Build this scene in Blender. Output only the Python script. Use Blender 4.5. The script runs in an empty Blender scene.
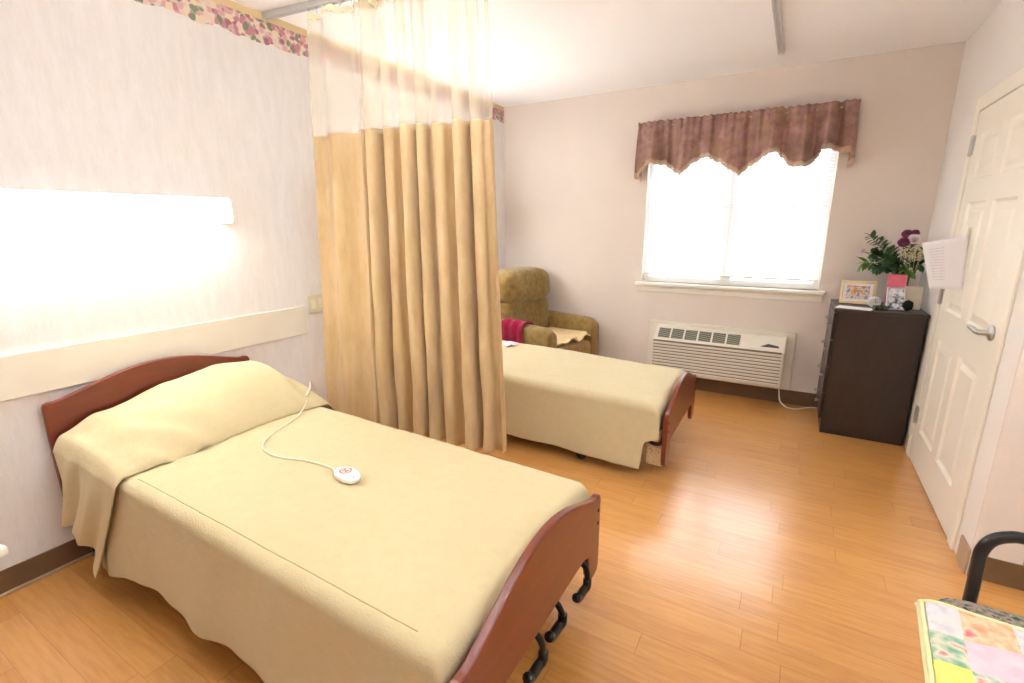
import bpy, bmesh, math, random
from mathutils import Vector, Matrix, noise
random.seed(7)
PI = math.pi
C = bpy.context.scene.collection
W, Y, H = 3.414, 4.400, 2.57      # right wall x, far wall y, ceiling height

# ------------------------------------------------------------------ materials
def lin(c):
    return tuple(((v / 255) / 12.92 if v / 255 <= 0.04045 else ((v / 255 + 0.055) / 1.055) ** 2.4) for v in c) + (1,)
def S(*c): return lin(c)
class NT:
    def __init__(s, name):
        s.m = bpy.data.materials.new(name); s.m.use_nodes = True
        s.n = s.m.node_tree.nodes; s.l = s.m.node_tree.links
        s.b = s.n['Principled BSDF']; s.out = s.n['Material Output']
    def node(s, t, **kw):
        n = s.n.new(t)
        for k, v in kw.items():
            if k in n.inputs: n.inputs[k].default_value = v
            else: setattr(n, k, v)
        return n
    def link(s, a, b): s.l.new(a, b)
    def coord(s, scale=(1, 1, 1), kind='Object'):
        c = s.node('ShaderNodeTexCoord'); mp = s.node('ShaderNodeMapping')
        mp.inputs['Scale'].default_value = scale
        s.link(c.outputs[kind], mp.inputs['Vector']); return mp.outputs['Vector']
    def noise(s, vec, scale, detail=3, rough=0.5):
        n = s.node('ShaderNodeTexNoise', Scale=scale, Detail=detail, Roughness=rough)
        s.link(vec, n.inputs['Vector']); return n.outputs['Fac']
    def ramp(s, fac, stops, interp='LINEAR'):
        r = s.node('ShaderNodeValToRGB'); r.color_ramp.interpolation = interp
        e = r.color_ramp.elements
        while len(e) > 1: e.remove(e[-1])
        e[0].position, e[0].color = stops[0]
        for p, c in stops[1:]:
            x = e.new(p); x.color = c
        s.link(fac, r.inputs['Fac']); return r.outputs['Color']
    def math(s, op, a, b=None, c=None):
        n = s.node('ShaderNodeMath', operation=op)
        for i, v in enumerate((a, b, c)):
            if v is None: continue
            if isinstance(v, (int, float)): n.inputs[i].default_value = v
            else: s.link(v, n.inputs[i])
        return n.outputs[0]
    def mix(s, fac, a, b, mode='MIX'):
        n = s.node('ShaderNodeMix', data_type='RGBA', blend_type=mode)
        for k, v in ((0, fac), (6, a), (7, b)):
            if isinstance(v, (int, float, tuple)): n.inputs[k].default_value = v
            else: s.link(v, n.inputs[k])
        return n.outputs[2]
    def bump(s, h, strength=0.3, dist=0.002):
        n = s.node('ShaderNodeBump', Strength=strength, Distance=dist)
        s.link(h, n.inputs['Height']); s.link(n.outputs['Normal'], s.b.inputs['Normal'])
    def set(s, **kw):
        for k, v in kw.items():
            s.b.inputs[k.replace('_', ' ')].default_value = v
        return s

def plain(name, col, rough=0.5, metal=0.0, var=0.06, scale=30, bump=0.0, bscale=200, stretch=(1, 1, 1), coat=0.0, spec=0.5, sheen=0.0):
    t = NT(name); v = t.coord(stretch)
    f = t.noise(v, scale)
    a = tuple(c * (1 - var) for c in col[:3]) + (1,); b = tuple(min(1, c * (1 + var)) for c in col[:3]) + (1,)
    t.link(t.ramp(f, [(0.3, a), (0.7, b)]), t.b.inputs['Base Color'])
    t.set(Roughness=rough, Metallic=metal, Coat_Weight=coat, Coat_Roughness=0.15, Sheen_Weight=sheen)
    t.b.inputs['Specular IOR Level'].default_value = spec
    if bump: t.bump(t.noise(v, bscale, 2), bump)
    return t.m

M = {}
M['far'] = plain('painted_wall', S(224, 213, 203), 0.75, var=0.02, scale=3, bump=0.06, bscale=150, spec=0.2)
M['right'] = plain('window_lit_side_wall', S(232, 226, 220), 0.65, var=0.02, scale=3, bump=0.05, bscale=150, spec=0.25)  # whiter than the far wall: window light put into the colour
M['ceil'] = plain('ceiling_paint', S(251, 250, 251), 0.5, var=0.004, scale=2, spec=0.3)
M['white'] = plain('white_enamel', S(240, 236, 226), 0.3, var=0.015, scale=5)
M['door'] = plain('door_paint', S(240, 233, 218), 0.42, var=0.015, scale=4)
M['base'] = plain('brown_vinyl', S(112, 84, 58), 0.5, var=0.08, scale=12)
M['base_b'] = plain('beige_vinyl', S(178, 150, 120), 0.5, var=0.05, scale=12)
M['band'] = plain('cream_laminate', S(228, 221, 206), 0.45, var=0.02, scale=6, spec=0.3)
M['metal'] = plain('satin_metal', S(190, 188, 184), 0.28, metal=1.0, var=0.04)
M['rail'] = plain('track_aluminium', S(196, 196, 194), 0.4, metal=0.25, var=0.04)
M['steel'] = plain('dark_steel', S(60, 56, 54), 0.45, metal=0.6)
M['black'] = plain('black_plastic', S(22, 21, 22), 0.3, var=0.1)
M['cream_p'] = plain('cream_plastic', S(232, 222, 202), 0.4, var=0.02)
M['ac'] = plain('ivory_plastic', S(226, 218, 203), 0.4, var=0.02)
M['ivory'] = plain('ivory_switch', S(214, 208, 178), 0.4, var=0.02)
M['net_hem'] = plain('cream_tape', S(236, 222, 190), 0.9, var=0.04)
M['cord'] = plain('white_cord', S(232, 226, 208), 0.5, var=0.02)
M['remote'] = plain('white_remote', S(242, 240, 238), 0.35, var=0.01)
M['red'] = plain('red_print', S(222, 72, 78), 0.5)
M['paper'] = plain('paper', S(238, 236, 236), 0.8, var=0.02, spec=0.2)

def wallpaper():
    t = NT('wallpaper'); v = t.coord((1, 5, 1))
    a = t.noise(v, 5, 5, 0.6); v2 = t.coord((1, 30, 4)); b = t.noise(v2, 6, 4, 0.6)
    m = t.math('ADD', t.math('MULTIPLY', a, 0.6), t.math('MULTIPLY', b, 0.4))
    t.link(t.ramp(m, [(0.32, S(224, 219, 216)), (0.5, S(230, 226, 224)), (0.66, S(235, 232, 231))]), t.b.inputs['Base Color'])
    t.set(Roughness=0.7); t.b.inputs['Specular IOR Level'].default_value = 0.2
    t.bump(b, 0.15, 0.002); return t.m
M['wallpaper'] = wallpaper()

def border():
    t = NT('floral_border'); v = t.coord()
    vo = t.node('ShaderNodeTexVoronoi', Scale=34); 
    nz = t.node('ShaderNodeTexNoise', Scale=14, Detail=2); t.link(v, nz.inputs['Vector'])
    mx = t.node('ShaderNodeMix', data_type='RGBA', blend_type='ADD'); mx.inputs[0].default_value = 0.06
    t.link(v, mx.inputs[6]); t.link(nz.outputs['Color'], mx.inputs[7]); t.link(mx.outputs[2], vo.inputs['Vector'])
    sep = t.node('ShaderNodeSeparateColor'); t.link(vo.outputs['Color'], sep.inputs[0])
    pet = t.ramp(sep.outputs[0], [(0.0, S(192, 134, 144)), (0.22, S(214, 166, 168)), (0.42, S(130, 138, 108)), (0.52, S(226, 200, 190)), (0.66, S(170, 108, 122)), (0.8, S(226, 210, 180)), (0.9, S(128, 140, 116))], 'CONSTANT')
    dist = t.ramp(vo.outputs['Distance'], [(0.5, (1, 1, 1, 1)), (0.85, (0, 0, 0, 1))])
    fl = t.mix(dist, S(228, 214, 194), pet)
    c = t.node('ShaderNodeTexCoord'); sx = t.node('ShaderNodeSeparateXYZ'); t.link(c.outputs['Object'], sx.inputs[0])
    z = sx.outputs[2]
    top = t.math('GREATER_THAN', z, 2.533)
    n2 = t.noise(v, 9, 2)
    lowline = t.math('ADD', t.math('MULTIPLY', n2, 0.08), 2.382)
    low = t.math('LESS_THAN', z, lowline)
    c1 = t.mix(top, fl, S(220, 196, 152)); c2 = t.mix(low, c1, S(230, 226, 224))
    t.link(c2, t.b.inputs['Base Color']); t.set(Roughness=0.7); return t.m
M['border'] = border()

def floor_mat():
    t = NT('laminate_planks'); c = t.node('ShaderNodeTexCoord'); sx = t.node('ShaderNodeSeparateXYZ'); t.link(c.outputs['Object'], sx.inputs[0])
    x, y = sx.outputs[0], sx.outputs[1]
    RW, L = 0.1, 0.92
    yr = t.math('DIVIDE', y, RW); row = t.math('FLOOR', yr); fy = t.math('FRACT', yr)
    wn = t.node('ShaderNodeTexWhiteNoise', noise_dimensions='1D'); t.link(row, wn.inputs['W'])
    xs = t.math('ADD', t.math('DIVIDE', x, L), t.math('MULTIPLY', wn.outputs['Value'], 7.3))
    col = t.math('FLOOR', xs); fx = t.math('FRACT', xs)
    cmb = t.node('ShaderNodeCombineXYZ'); t.link(row, cmb.inputs[0]); t.link(col, cmb.inputs[1])
    w2 = t.node('ShaderNodeTexWhiteNoise', noise_dimensions='2D'); t.link(cmb.outputs[0], w2.inputs['Vector'])
    mp = t.node('ShaderNodeMapping'); mp.inputs['Scale'].default_value = (2.2, 26, 1); t.link(c.outputs['Object'], mp.inputs['Vector'])
    off = t.node('ShaderNodeVectorMath', operation='ADD'); t.link(mp.outputs[0], off.inputs[0]); t.link(w2.outputs['Color'], off.inputs[1])
    g = t.noise(off.outputs[0], 2.4, 5, 0.62)
    k = t.math('ADD', t.math('MULTIPLY', g, 0.75), t.math('MULTIPLY', w2.outputs['Value'], 0.16))
    base = t.ramp(k, [(0.2, S(186, 124, 58)), (0.48, S(206, 147, 78)), (0.75, S(218, 162, 94))])
    jy = t.math('LESS_THAN', fy, 0.016); jx = t.math('LESS_THAN', fx, 0.0028)
    j = t.math('MAXIMUM', jy, jx)
    jj = t.math('MULTIPLY', j, 0.45)
    t.link(t.mix(jj, base, S(96, 52, 22)), t.b.inputs['Base Color'])
    t.set(Roughness=0.35, Coat_Weight=1.0, Coat_Roughness=0.2, Coat_IOR=1.6)
    t.bump(t.math('SUBTRACT', 1.0, j), 0.2, 0.001); return t.m
M['floor'] = floor_mat()

def wood(name, d, m_, l, rough=0.3, stretch=(6, 1.2, 14)):
    t = NT(name); v = t.coord(stretch); f = t.noise(v, 3, 5, 0.6)
    t.link(t.ramp(f, [(0.3, d), (0.5, m_), (0.72, l)]), t.b.inputs['Base Color'])
    t.set(Roughness=rough, Coat_Weight=0.35, Coat_Roughness=0.12); return t.m
M['cherry'] = wood('cherry_laminate', S(108, 41, 24), S(115, 45, 26), S(124, 50, 29), 0.35)
M['espresso'] = wood('espresso_laminate', S(30, 18, 13), S(38, 24, 18), S(48, 31, 24), 0.4, (8, 8, 1.5))

def cloth(name, a, b, bump=0.5, bscale=120, rough=0.9, sheen=0.15, crinkle=18):
    t = NT(name); v = t.coord(); f = t.noise(v, crinkle, 4, 0.6); g = t.noise(v, bscale, 2)
    t.link(t.ramp(f, [(0.3, a), (0.7, b)]), t.b.inputs['Base Color'])
    h = t.math('ADD', t.math('MULTIPLY', f, 1.6), g)
    t.set(Roughness=rough, Sheen_Weight=sheen); t.b.inputs['Specular IOR Level'].default_value = 0.15
    t.bump(h, bump, 0.003); return t.m
M['spread'] = cloth('matelasse_spread', S(203, 188, 149), S(207, 193, 155), 0.35, 130, crinkle=26)
M['seam'] = cloth('spread_seam', S(178, 156, 112), S(188, 168, 124), 0.2)
M['rec'] = cloth('olive_velour', S(122, 98, 50), S(152, 126, 74), 0.5, 60, crinkle=22, sheen=0.3)
M['rec_d'] = cloth('tan_velour', S(142, 106, 58), S(166, 130, 80), 0.4, 60, sheen=0.3)
M['pad'] = cloth('cream_pad', S(214, 184, 130), S(228, 200, 150), 0.3)
M['maroon'] = cloth('maroon_knit', S(122, 10, 42), S(150, 20, 58), 0.5, 90)
M['pinkcloth'] = cloth('pink_cloth', S(226, 190, 200), S(240, 220, 226), 0.3)

def curtain_mat():
    t = NT('curtain_sateen'); v = t.coord((1, 1, 0.25)); f = t.noise(v, 22, 5, 0.6)
    t.link(t.ramp(f, [(0.3, S(208, 178, 128)), (0.7, S(228, 202, 156))]), t.b.inputs['Base Color'])
    t.set(Roughness=0.42, Sheen_Weight=0.3)
    tr = t.node('ShaderNodeBsdfTranslucent', Color=S(228, 190, 128)); mx = t.node('ShaderNodeMixShader', Fac=0.22)
    t.bump(t.noise(t.coord((1, 1, 0.5)), 30, 4), 0.35, 0.004)
    t.link(t.b.outputs[0], mx.inputs[1]); t.link(tr.outputs[0], mx.inputs[2]); t.link(mx.outputs[0], t.out.inputs[0]); return t.m
M['curtain'] = curtain_mat()
def net_mat():
    t = NT('open_net'); t.set(Roughness=0.8); t.b.inputs['Base Color'].default_value = S(240, 228, 202)
    c = t.node('ShaderNodeTexCoord'); sx = t.node('ShaderNodeSeparateXYZ'); t.link(c.outputs['UV'], sx.inputs[0])
    k = t.math('MULTIPLY', 1.0, 0.3)
    tp = t.node('ShaderNodeBsdfTransparent'); tl = t.node('ShaderNodeBsdfTranslucent', Color=S(246, 238, 222)); m1 = t.node('ShaderNodeMixShader', Fac=0.5)
    t.link(t.b.outputs[0], m1.inputs[1]); t.link(tl.outputs[0], m1.inputs[2])
    m2 = t.node('ShaderNodeMixShader'); t.link(k, m2.inputs[0]); t.link(tp.outputs[0], m2.inputs[1]); t.link(m1.outputs[0], m2.inputs[2])
    t.link(m2.outputs[0], t.out.inputs[0]); return t.m
M['net'] = net_mat()
def translucent(name, col, fac, rough=0.5):
    t = NT(name); t.b.inputs['Base Color'].default_value = col; t.set(Roughness=rough)
    tl = t.node('ShaderNodeBsdfTranslucent', Color=col); mx = t.node('ShaderNodeMixShader', Fac=fac)
    t.link(t.b.outputs[0], mx.inputs[1]); t.link(tl.outputs[0], mx.inputs[2]); t.link(mx.outputs[0], t.out.inputs[0]); return t.m
M['slat'] = translucent('blind_vinyl', S(240, 240, 240), 0.13)
def glass(name, tint=(1, 1, 1, 1), refl=0.08):
    t = NT(name); tp = t.node('ShaderNodeBsdfTransparent', Color=tint); gl = t.node('ShaderNodeBsdfGlossy', Roughness=0.02)
    lw = t.node('ShaderNodeLayerWeight', Blend=0.3); f = t.math('ADD', t.math('MULTIPLY', lw.outputs['Fresnel'], 0.6), refl * 0.5)
    mx = t.node('ShaderNodeMixShader'); t.link(f, mx.inputs[0]); t.link(tp.outputs[0], mx.inputs[1]); t.link(gl.outputs[0], mx.inputs[2])
    t.link(mx.outputs[0], t.out.inputs[0]); return t.m
M['pane'] = glass('window_glass'); M['vase'] = glass('vase_glass', (0.82, 0.9, 0.8, 1), 0.2)
def emis(name, col, s):
    t = NT(name); t.b.inputs['Base Color'].default_value = (0.9, 0.9, 0.9, 1); t.b.inputs['Emission Color'].default_value = col; t.b.inputs['Emission Strength'].default_value = s; return t.m
M['lamp'] = emis('lit_diffuser', (1.0, 0.975, 0.90, 1), 11.0)
M['lamp2'] = emis('lit_up_down_diffuser', (0.96, 0.98, 1.0, 1), 15.0)
M['fill_lamp'] = emis('fill_light_diffuser', (0.90, 0.95, 1.0, 1), 16.0)  # glow of the unseen hanging lights added to brighten the room

M['tray'] = translucent('fill_light_tray', S(240, 240, 236), 0.3)
def damask(name='damask'):
    t = NT(name); v = t.coord((1, 0.4, 1))
    n = t.noise(v, 14, 4, 0.6); n2 = t.noise(v, 5, 2, 0.5)
    nz = t.node('ShaderNodeTexNoise', Scale=9, Detail=1); t.link(v, nz.inputs['Vector'])
    mx0 = t.node('ShaderNodeMix', data_type='RGBA', blend_type='ADD'); mx0.inputs[0].default_value = 0.12
    t.link(v, mx0.inputs[6]); t.link(nz.outputs['Color'], mx0.inputs[7])
    vo = t.node('ShaderNodeTexVoronoi', Scale=9, feature='SMOOTH_F1'); t.link(mx0.outputs[2], vo.inputs['Vector'])
    ring = t.math('ABSOLUTE', t.math('SUBTRACT', t.math('FRACT', t.math('MULTIPLY', vo.outputs['Distance'], 3.2)), 0.5))
    a = t.ramp(n, [(0.35, S(142, 100, 94)), (0.5, S(164, 122, 114)), (0.65, S(186, 146, 136))])
    g = t.ramp(ring, [(0.02, (0.7, 0.7, 0.7, 1)), (0.2, (0, 0, 0, 1))])
    c = t.mix(g, a, S(172, 138, 100)); d = t.ramp(n2, [(0.45, (0, 0, 0, 1)), (0.65, (0.5, 0.5, 0.5, 1))])
    t.link(t.mix(d, c, S(112, 78, 70)), t.b.inputs['Base Color']); t.set(Roughness=0.5, Sheen_Weight=0.25)
    t.bump(n, 0.3, 0.003)
    tl = t.node('ShaderNodeBsdfTranslucent', Color=S(190, 120, 96)); mx = t.node('ShaderNodeMixShader', Fac=0.10)
    t.link(t.b.outputs[0], mx.inputs[1]); t.link(tl.outputs[0], mx.inputs[2]); t.link(mx.outputs[0], t.out.inputs[0]); return t.m
M['damask'] = damask()
M['fringe'] = cloth('fringe_thread', S(186, 152, 124), S(206, 176, 148), 0.2)
M['vent'] = None
def vent():
    t = NT('vent_louvers'); c = t.node('ShaderNodeTexCoord'); sx = t.node('ShaderNodeSeparateXYZ'); t.link(c.outputs['Object'], sx.inputs[0])
    f = t.math('FRACT', t.math('MULTIPLY', t.math('ADD', sx.outputs[2], t.math('MULTIPLY', sx.outputs[0], 0.08)), 75))
    t.link(t.ramp(f, [(0.0, S(150, 148, 128)), (0.4, S(78, 82, 66))], 'CONSTANT'), t.b.inputs['Base Color']); t.set(Roughness=0.5); return t.m
M['vent'] = vent()
def speckle():
    t = NT('speckled_beige'); f = t.noise(t.coord(), 90, 2); t.link(t.ramp(f, [(0.3, S(120, 96, 66)), (0.42, S(196, 172, 132))]), t.b.inputs['Base Color']); t.set(Roughness=0.6); return t.m
M['speck'] = speckle()
def patch(name, cols, scale=28):
    t = NT(name); v = t.coord(); f = t.noise(v, scale, 2, 0.4); n = len(cols)
    t.link(t.ramp(f, [(0.30 + 0.4 * i / max(1, n - 1), c) for i, c in enumerate(cols)]), t.b.inputs['Base Color'])
    t.set(Roughness=0.9); t.b.inputs['Specular IOR Level'].default_value = 0.1; t.bump(t.noise(v, 40, 3), 0.4, 0.004); return t.m
PM = [patch('quilt_lavender', [S(196, 194, 204), S(222, 216, 214), S(204, 204, 216)]),
      patch('quilt_orange', [S(232, 150, 110), S(236, 176, 140), S(228, 206, 170), S(220, 120, 130)]),
      patch('quilt_green', [S(110, 160, 130), S(150, 186, 156), S(220, 210, 190), S(222, 120, 120)]),
      patch('quilt_pink', [S(236, 184, 196), S(244, 202, 210)]),
      patch('quilt_yellow', [S(228, 218, 110), S(234, 226, 134)]),
      patch('quilt_binding', [S(226, 224, 168), S(234, 232, 186)])]
M['seatpat'] = patch('seat_weave', [S(60, 84, 66), S(126, 124, 110), S(160, 140, 130), S(70, 60, 62)], 60)
def painting():
    t = NT('painted_picture'); v = t.coord(); f = t.noise(v, 26, 3, 0.5)
    t.link(t.ramp(f, [(0.32, S(70, 110, 160)), (0.44, S(224, 210, 186)), (0.52, S(218, 150, 90)), (0.6, S(176, 84, 60)), (0.7, S(232, 220, 210))]), t.b.inputs['Base Color']); t.set(Roughness=0.3); return t.m
M['picture'] = painting()
def photo_bw():
    t = NT('grey_photo'); f = t.noise(t.coord(), 30, 3, 0.5); t.link(t.ramp(f, [(0.36, S(80, 88, 104)), (0.5, S(220, 222, 230)), (0.66, S(244, 244, 248))]), t.b.inputs['Base Color']); t.set(Roughness=0.25); return t.m
M['greyphoto'] = photo_bw()
M['goldframe'] = plain('pale_wood_frame', S(226, 198, 148), 0.45)
M['leaf'] = plain('leaf_green', S(40, 82, 36), 0.5, var=0.35, scale=20)
M['leaf2'] = plain('leaf_light_green', S(92, 142, 52), 0.5, var=0.2, scale=20)
M['stem'] = plain('stem_green', S(74, 104, 50), 0.6)
M['rose'] = plain('purple_petals', S(142, 66, 104), 0.6, var=0.25, scale=40)
M['wrose'] = plain('white_petals', S(240, 222, 226), 0.6, var=0.05, scale=40)
M['gyp'] = plain('cream_buds', S(216, 208, 156), 0.7)
M['pinkcard'] = plain('pink_card', S(222, 108, 128), 0.6, var=0.15, scale=18)
M['beigecard'] = plain('cream_card', S(226, 216, 190), 0.7, var=0.05, scale=14)
M['blackfuzz'] = plain('black_knit', S(14, 13, 14), 0.95, bump=0.6, bscale=160)
M['tin'] = patch('dark_print', [S(30, 34, 28), S(60, 70, 50), S(110, 112, 96)], 60)
M['gap'] = plain('grille_shade_brown', S(128, 114, 94), 0.7)  # darker tone stands in for the shade in the grille grooves
M['dkslot'] = plain('shadow_gap', S(70, 66, 60), 0.6)
def text_paper():
    t = NT('printed_sheet'); c = t.node('ShaderNodeTexCoord'); sx = t.node('ShaderNodeSeparateXYZ'); t.link(c.outputs['UV'], sx.inputs[0])
    u, v = sx.outputs[0], sx.outputs[1]
    row = t.math('LESS_THAN', t.math('FRACT', t.math('MULTIPLY', v, 17)), 0.22)
    wn = t.noise(t.coord((60, 4, 1), 'UV'), 1.0, 1)
    wd = t.math('GREATER_THAN', wn, 0.45)
    i1 = t.math('MULTIPLY', t.math('GREATER_THAN', u, 0.14), t.math('LESS_THAN', u, 0.5))
    i2 = t.math('MULTIPLY', t.math('GREATER_THAN', v, 0.16), t.math('LESS_THAN', v, 0.86))
    k = t.math('MULTIPLY', t.math('MULTIPLY', row, wd), t.math('MULTIPLY', i1, i2))
    t.link(t.mix(t.math('MULTIPLY', k, 0.55), S(236, 232, 236), S(176, 160, 190)), t.b.inputs['Base Color']); t.set(Roughness=0.8); return t.m
M['sheet'] = text_paper()

# ------------------------------------------------------------------ mesh builder
class MB:
    def __init__(s): s.v = []; s.f = []; s.mi = []; s.uv = None; s.cur = 0
    def add(s, vs, fs, mi=None):
        o = len(s.v); s.v += [tuple(v) for v in vs]
        for f in fs: s.f.append([i + o for i in f]); s.mi.append(s.cur if mi is None else mi)
        return s
    def box(s, x0, x1, y0, y1, z0, z1, bev=0.0, seg=2, mi=None):
        bm = bmesh.new(); bmesh.ops.create_cube(bm, size=1)
        for v in bm.verts: v.co = ((x0 + x1) / 2 + v.co.x * (x1 - x0), (y0 + y1) / 2 + v.co.y * (y1 - y0), (z0 + z1) / 2 + v.co.z * (z1 - z0))
        if bev: bmesh.ops.bevel(bm, geom=bm.edges[:], offset=min(bev, .49 * min(x1 - x0, y1 - y0, z1 - z0)), segments=seg, profile=0.5, affect='EDGES')
        return s.take(bm, mi)
    def take(s, bm, mi=None):
        bm.verts.index_update()
        s.add([v.co[:] for v in bm.verts], [[v.index for v in f.verts] for f in bm.faces], mi); bm.free(); return s
    def tube(s, pts, r, n=10, closed=False, caps=True, mi=None):
        pts = [Vector(p) for p in pts]; N = len(pts); rs = r if isinstance(r, (list, tuple)) else [r] * N
        vs = []; t0 = None; up = None
        for i, p in enumerate(pts):
            a = pts[(i - 1) % N] if (closed or i > 0) else p; b = pts[(i + 1) % N] if (closed or i < N - 1) else p
            t = (b - a).normalized()
            if up is None:
                up = Vector((0, 0, 1)) if abs(t.z) < .9 else Vector((1, 0, 0))
                up = (up - t * up.dot(t)).normalized()
            else:
                up = (up - t * up.dot(t)); up = up.normalized() if up.length > 1e-6 else Vector((1, 0, 0))
            q = t.cross(up)
            for k in range(n):
                an = 2 * PI * k / n; vs.append(p + (up * math.cos(an) + q * math.sin(an)) * rs[i])
        fs = []
        for i in range(N if closed else N - 1):
            j = (i + 1) % N
            for k in range(n): fs.append([i * n + k, i * n + (k + 1) % n, j * n + (k + 1) % n, j * n + k])
        if caps and not closed: fs += [list(range(n))[::-1], [(N - 1) * n + k for k in range(n)]]
        return s.add(vs, fs, mi)
    def lathe(s, prof, c=(0, 0, 0), n=24, axis='z', mi=None, a0=0):
        vs = []
        for r, h in prof:
            for k in range(n):
                a = 2 * PI * k / n + a0; x, y = r * math.cos(a), r * math.sin(a)
                vs.append((c[0] + x, c[1] + y, c[2] + h) if axis == 'z' else ((c[0] + h, c[1] + x, c[2] + y) if axis == 'x' else (c[0] + x, c[1] + h, c[2] + y)))
        fs = []
        for i in range(len(prof) - 1):
            for k in range(n): fs.append([i * n + k, i * n + (k + 1) % n, (i + 1) * n + (k + 1) % n, (i + 1) * n + k])
        return s.add(vs, fs, mi)
    def prism(s, poly, a, b, axis='x', mi=None):   # poly in the other two axes
        def P(u, v, w): return {'x': (w, u, v), 'y': (u, w, v), 'z': (u, v, w)}[axis]
        n = len(poly); vs = [P(u, v, a) for u, v in poly] + [P(u, v, b) for u, v in poly]
        fs = [[i, (i + 1) % n, n + (i + 1) % n, n + i] for i in range(n)] + [list(range(n))[::-1], list(range(n, 2 * n))]
        return s.add(vs, fs, mi)
    def grid(s, fn, nu, nv, mi=None, uv=False):
        vs = [fn(i / nu, j / nv) for i in range(nu + 1) for j in range(nv + 1)]
        fs = [[i * (nv + 1) + j, (i + 1) * (nv + 1) + j, (i + 1) * (nv + 1) + j + 1, i * (nv + 1) + j + 1] for i in range(nu) for j in range(nv)]
        if uv: s.uv = [(i / nu, j / nv) for i in range(nu + 1) for j in range(nv + 1)]
        return s.add(vs, fs, mi)
    def ell(s, c, r, n=16, m=10, pw=1.0, mi=None):
        vs = []; fs = []
        def sp(x): return math.copysign(abs(x) ** pw, x)
        for i in range(m + 1):
            th = PI * i / m
            for k in range(n):
                a = 2 * PI * k / n
                vs.append((c[0] + r[0] * sp(math.sin(th)) * sp(math.cos(a)), c[1] + r[1] * sp(math.sin(th)) * sp(math.sin(a)), c[2] + r[2] * sp(math.cos(th))))
        for i in range(m):
            for k in range(n): fs.append([i * n + k, (i + 1) * n + k, (i + 1) * n + (k + 1) % n, i * n + (k + 1) % n])
        return s.add(vs, fs, mi)
    def build(s, name, mat, parent=None, smooth=False, off=None, bevel=0, thick=0, seg=2, sub=0):
        me = bpy.data.meshes.new(name); bm = bmesh.new()
        o = Vector((0, 0, 0))
        if off is not None: o = Vector(off)
        elif parent is not None: o = world_off(parent)
        bv = [bm.verts.new(Vector(v) - o) for v in s.v]
        bm.verts.index_update(); uvl = bm.loops.layers.uv.new('UVMap') if s.uv else None
        for f, mi in zip(s.f, s.mi):
            g = []
            for i in f:
                if bv[i] not in g: g.append(bv[i])
            if len(g) < 3: continue
            try: fc = bm.faces.new(g)
            except ValueError: continue
            fc.material_index = mi; fc.smooth = smooth
            if uvl:
                for lp in fc.loops: lp[uvl].uv = s.uv[lp.vert.index] if lp.vert.index < len(s.uv) else (0, 0)
        if not s.uv: bmesh.ops.remove_doubles(bm, verts=bm.verts[:], dist=1e-5)
        if not thick: bmesh.ops.recalc_face_normals(bm, faces=bm.faces[:])
        bm.to_mesh(me); bm.free()
        ob = bpy.data.objects.new(name, me); C.objects.link(ob); OFF[ob.name] = o
        for m in (mat if isinstance(mat, (list, tuple)) else [mat]): me.materials.append(m)
        if parent is not None: ob.parent = parent
        elif off is not None: ob.location = off
        if thick:
            md = ob.modifiers.new('thickness', 'SOLIDIFY'); md.thickness = thick; md.offset = 0
        if bevel:
            md = ob.modifiers.new('bevel', 'BEVEL'); md.width = bevel; md.segments = seg; md.limit_method = 'ANGLE'; md.angle_limit = math.radians(40)
        if sub:
            md = ob.modifiers.new('sub', 'SUBSURF'); md.levels = sub; md.render_levels = sub
        return ob
OFF = {}
def world_off(o):
    return OFF.get(o.name, Vector((0, 0, 0)))
def tag(o, label=None, cat=None, group=None, kind=None):
    for k, v in (('label', label), ('category', cat), ('group', group), ('kind', kind)):
        if v: o[k] = v
    return o
def thing(name, label, cat, loc=(0, 0, 0), rz=0, group=None, local=False):
    o = bpy.data.objects.new(name, None); C.objects.link(o); o.location = loc; o.rotation_euler = (0, 0, rz); o.empty_display_size = 0.1
    OFF[o.name] = Vector((0, 0, 0)) if local else Vector(loc)
    return tag(o, label, cat, group)
def struct(name, mb, m, parent=None, **k):
    o = mb.build(name, m, parent, **k)
    if parent is None: o['kind'] = 'structure'
    return o
def copy_tree(o, parent=None):
    c = o.copy(); C.objects.link(c)
    if parent is not None: c.parent = parent
    for ch in [x for x in bpy.data.objects if x.parent == o]: copy_tree(ch, c)
    return c
def smooth_pts(p, n=8):
    """Catmull-Rom through points"""
    p = [Vector(q) for q in p]; out = []
    for i in range(len(p) - 1):
        a = p[max(i - 1, 0)]; b = p[i]; c = p[i + 1]; d = p[min(i + 2, len(p) - 1)]
        for k in range(n):
            t = k / n
            out.append(0.5 * ((2 * b) + (c - a) * t + (2 * a - 5 * b + 4 * c - d) * t * t + (3 * b - a - 3 * c + d) * t ** 3))
    out.append(p[-1]); return out
def interp(tab, x):
    if x <= tab[0][0]: return tab[0][1]
    for (a, b), (c, d) in zip(tab, tab[1:]):
        if x <= c: return b + (d - b) * (x - a) / (c - a)
    return tab[-1][1]
def sm(tab, x):
    if x <= tab[0][0]: return tab[0][1]
    for (a, b), (c, d) in zip(tab, tab[1:]):
        if x <= c:
            t = (x - a) / (c - a); t = t * t * (3 - 2 * t); return b + (d - b) * t
    return tab[-1][1]
def ns(x, y, z=0.0): return noise.noise(Vector((x, y, z)))

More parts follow.
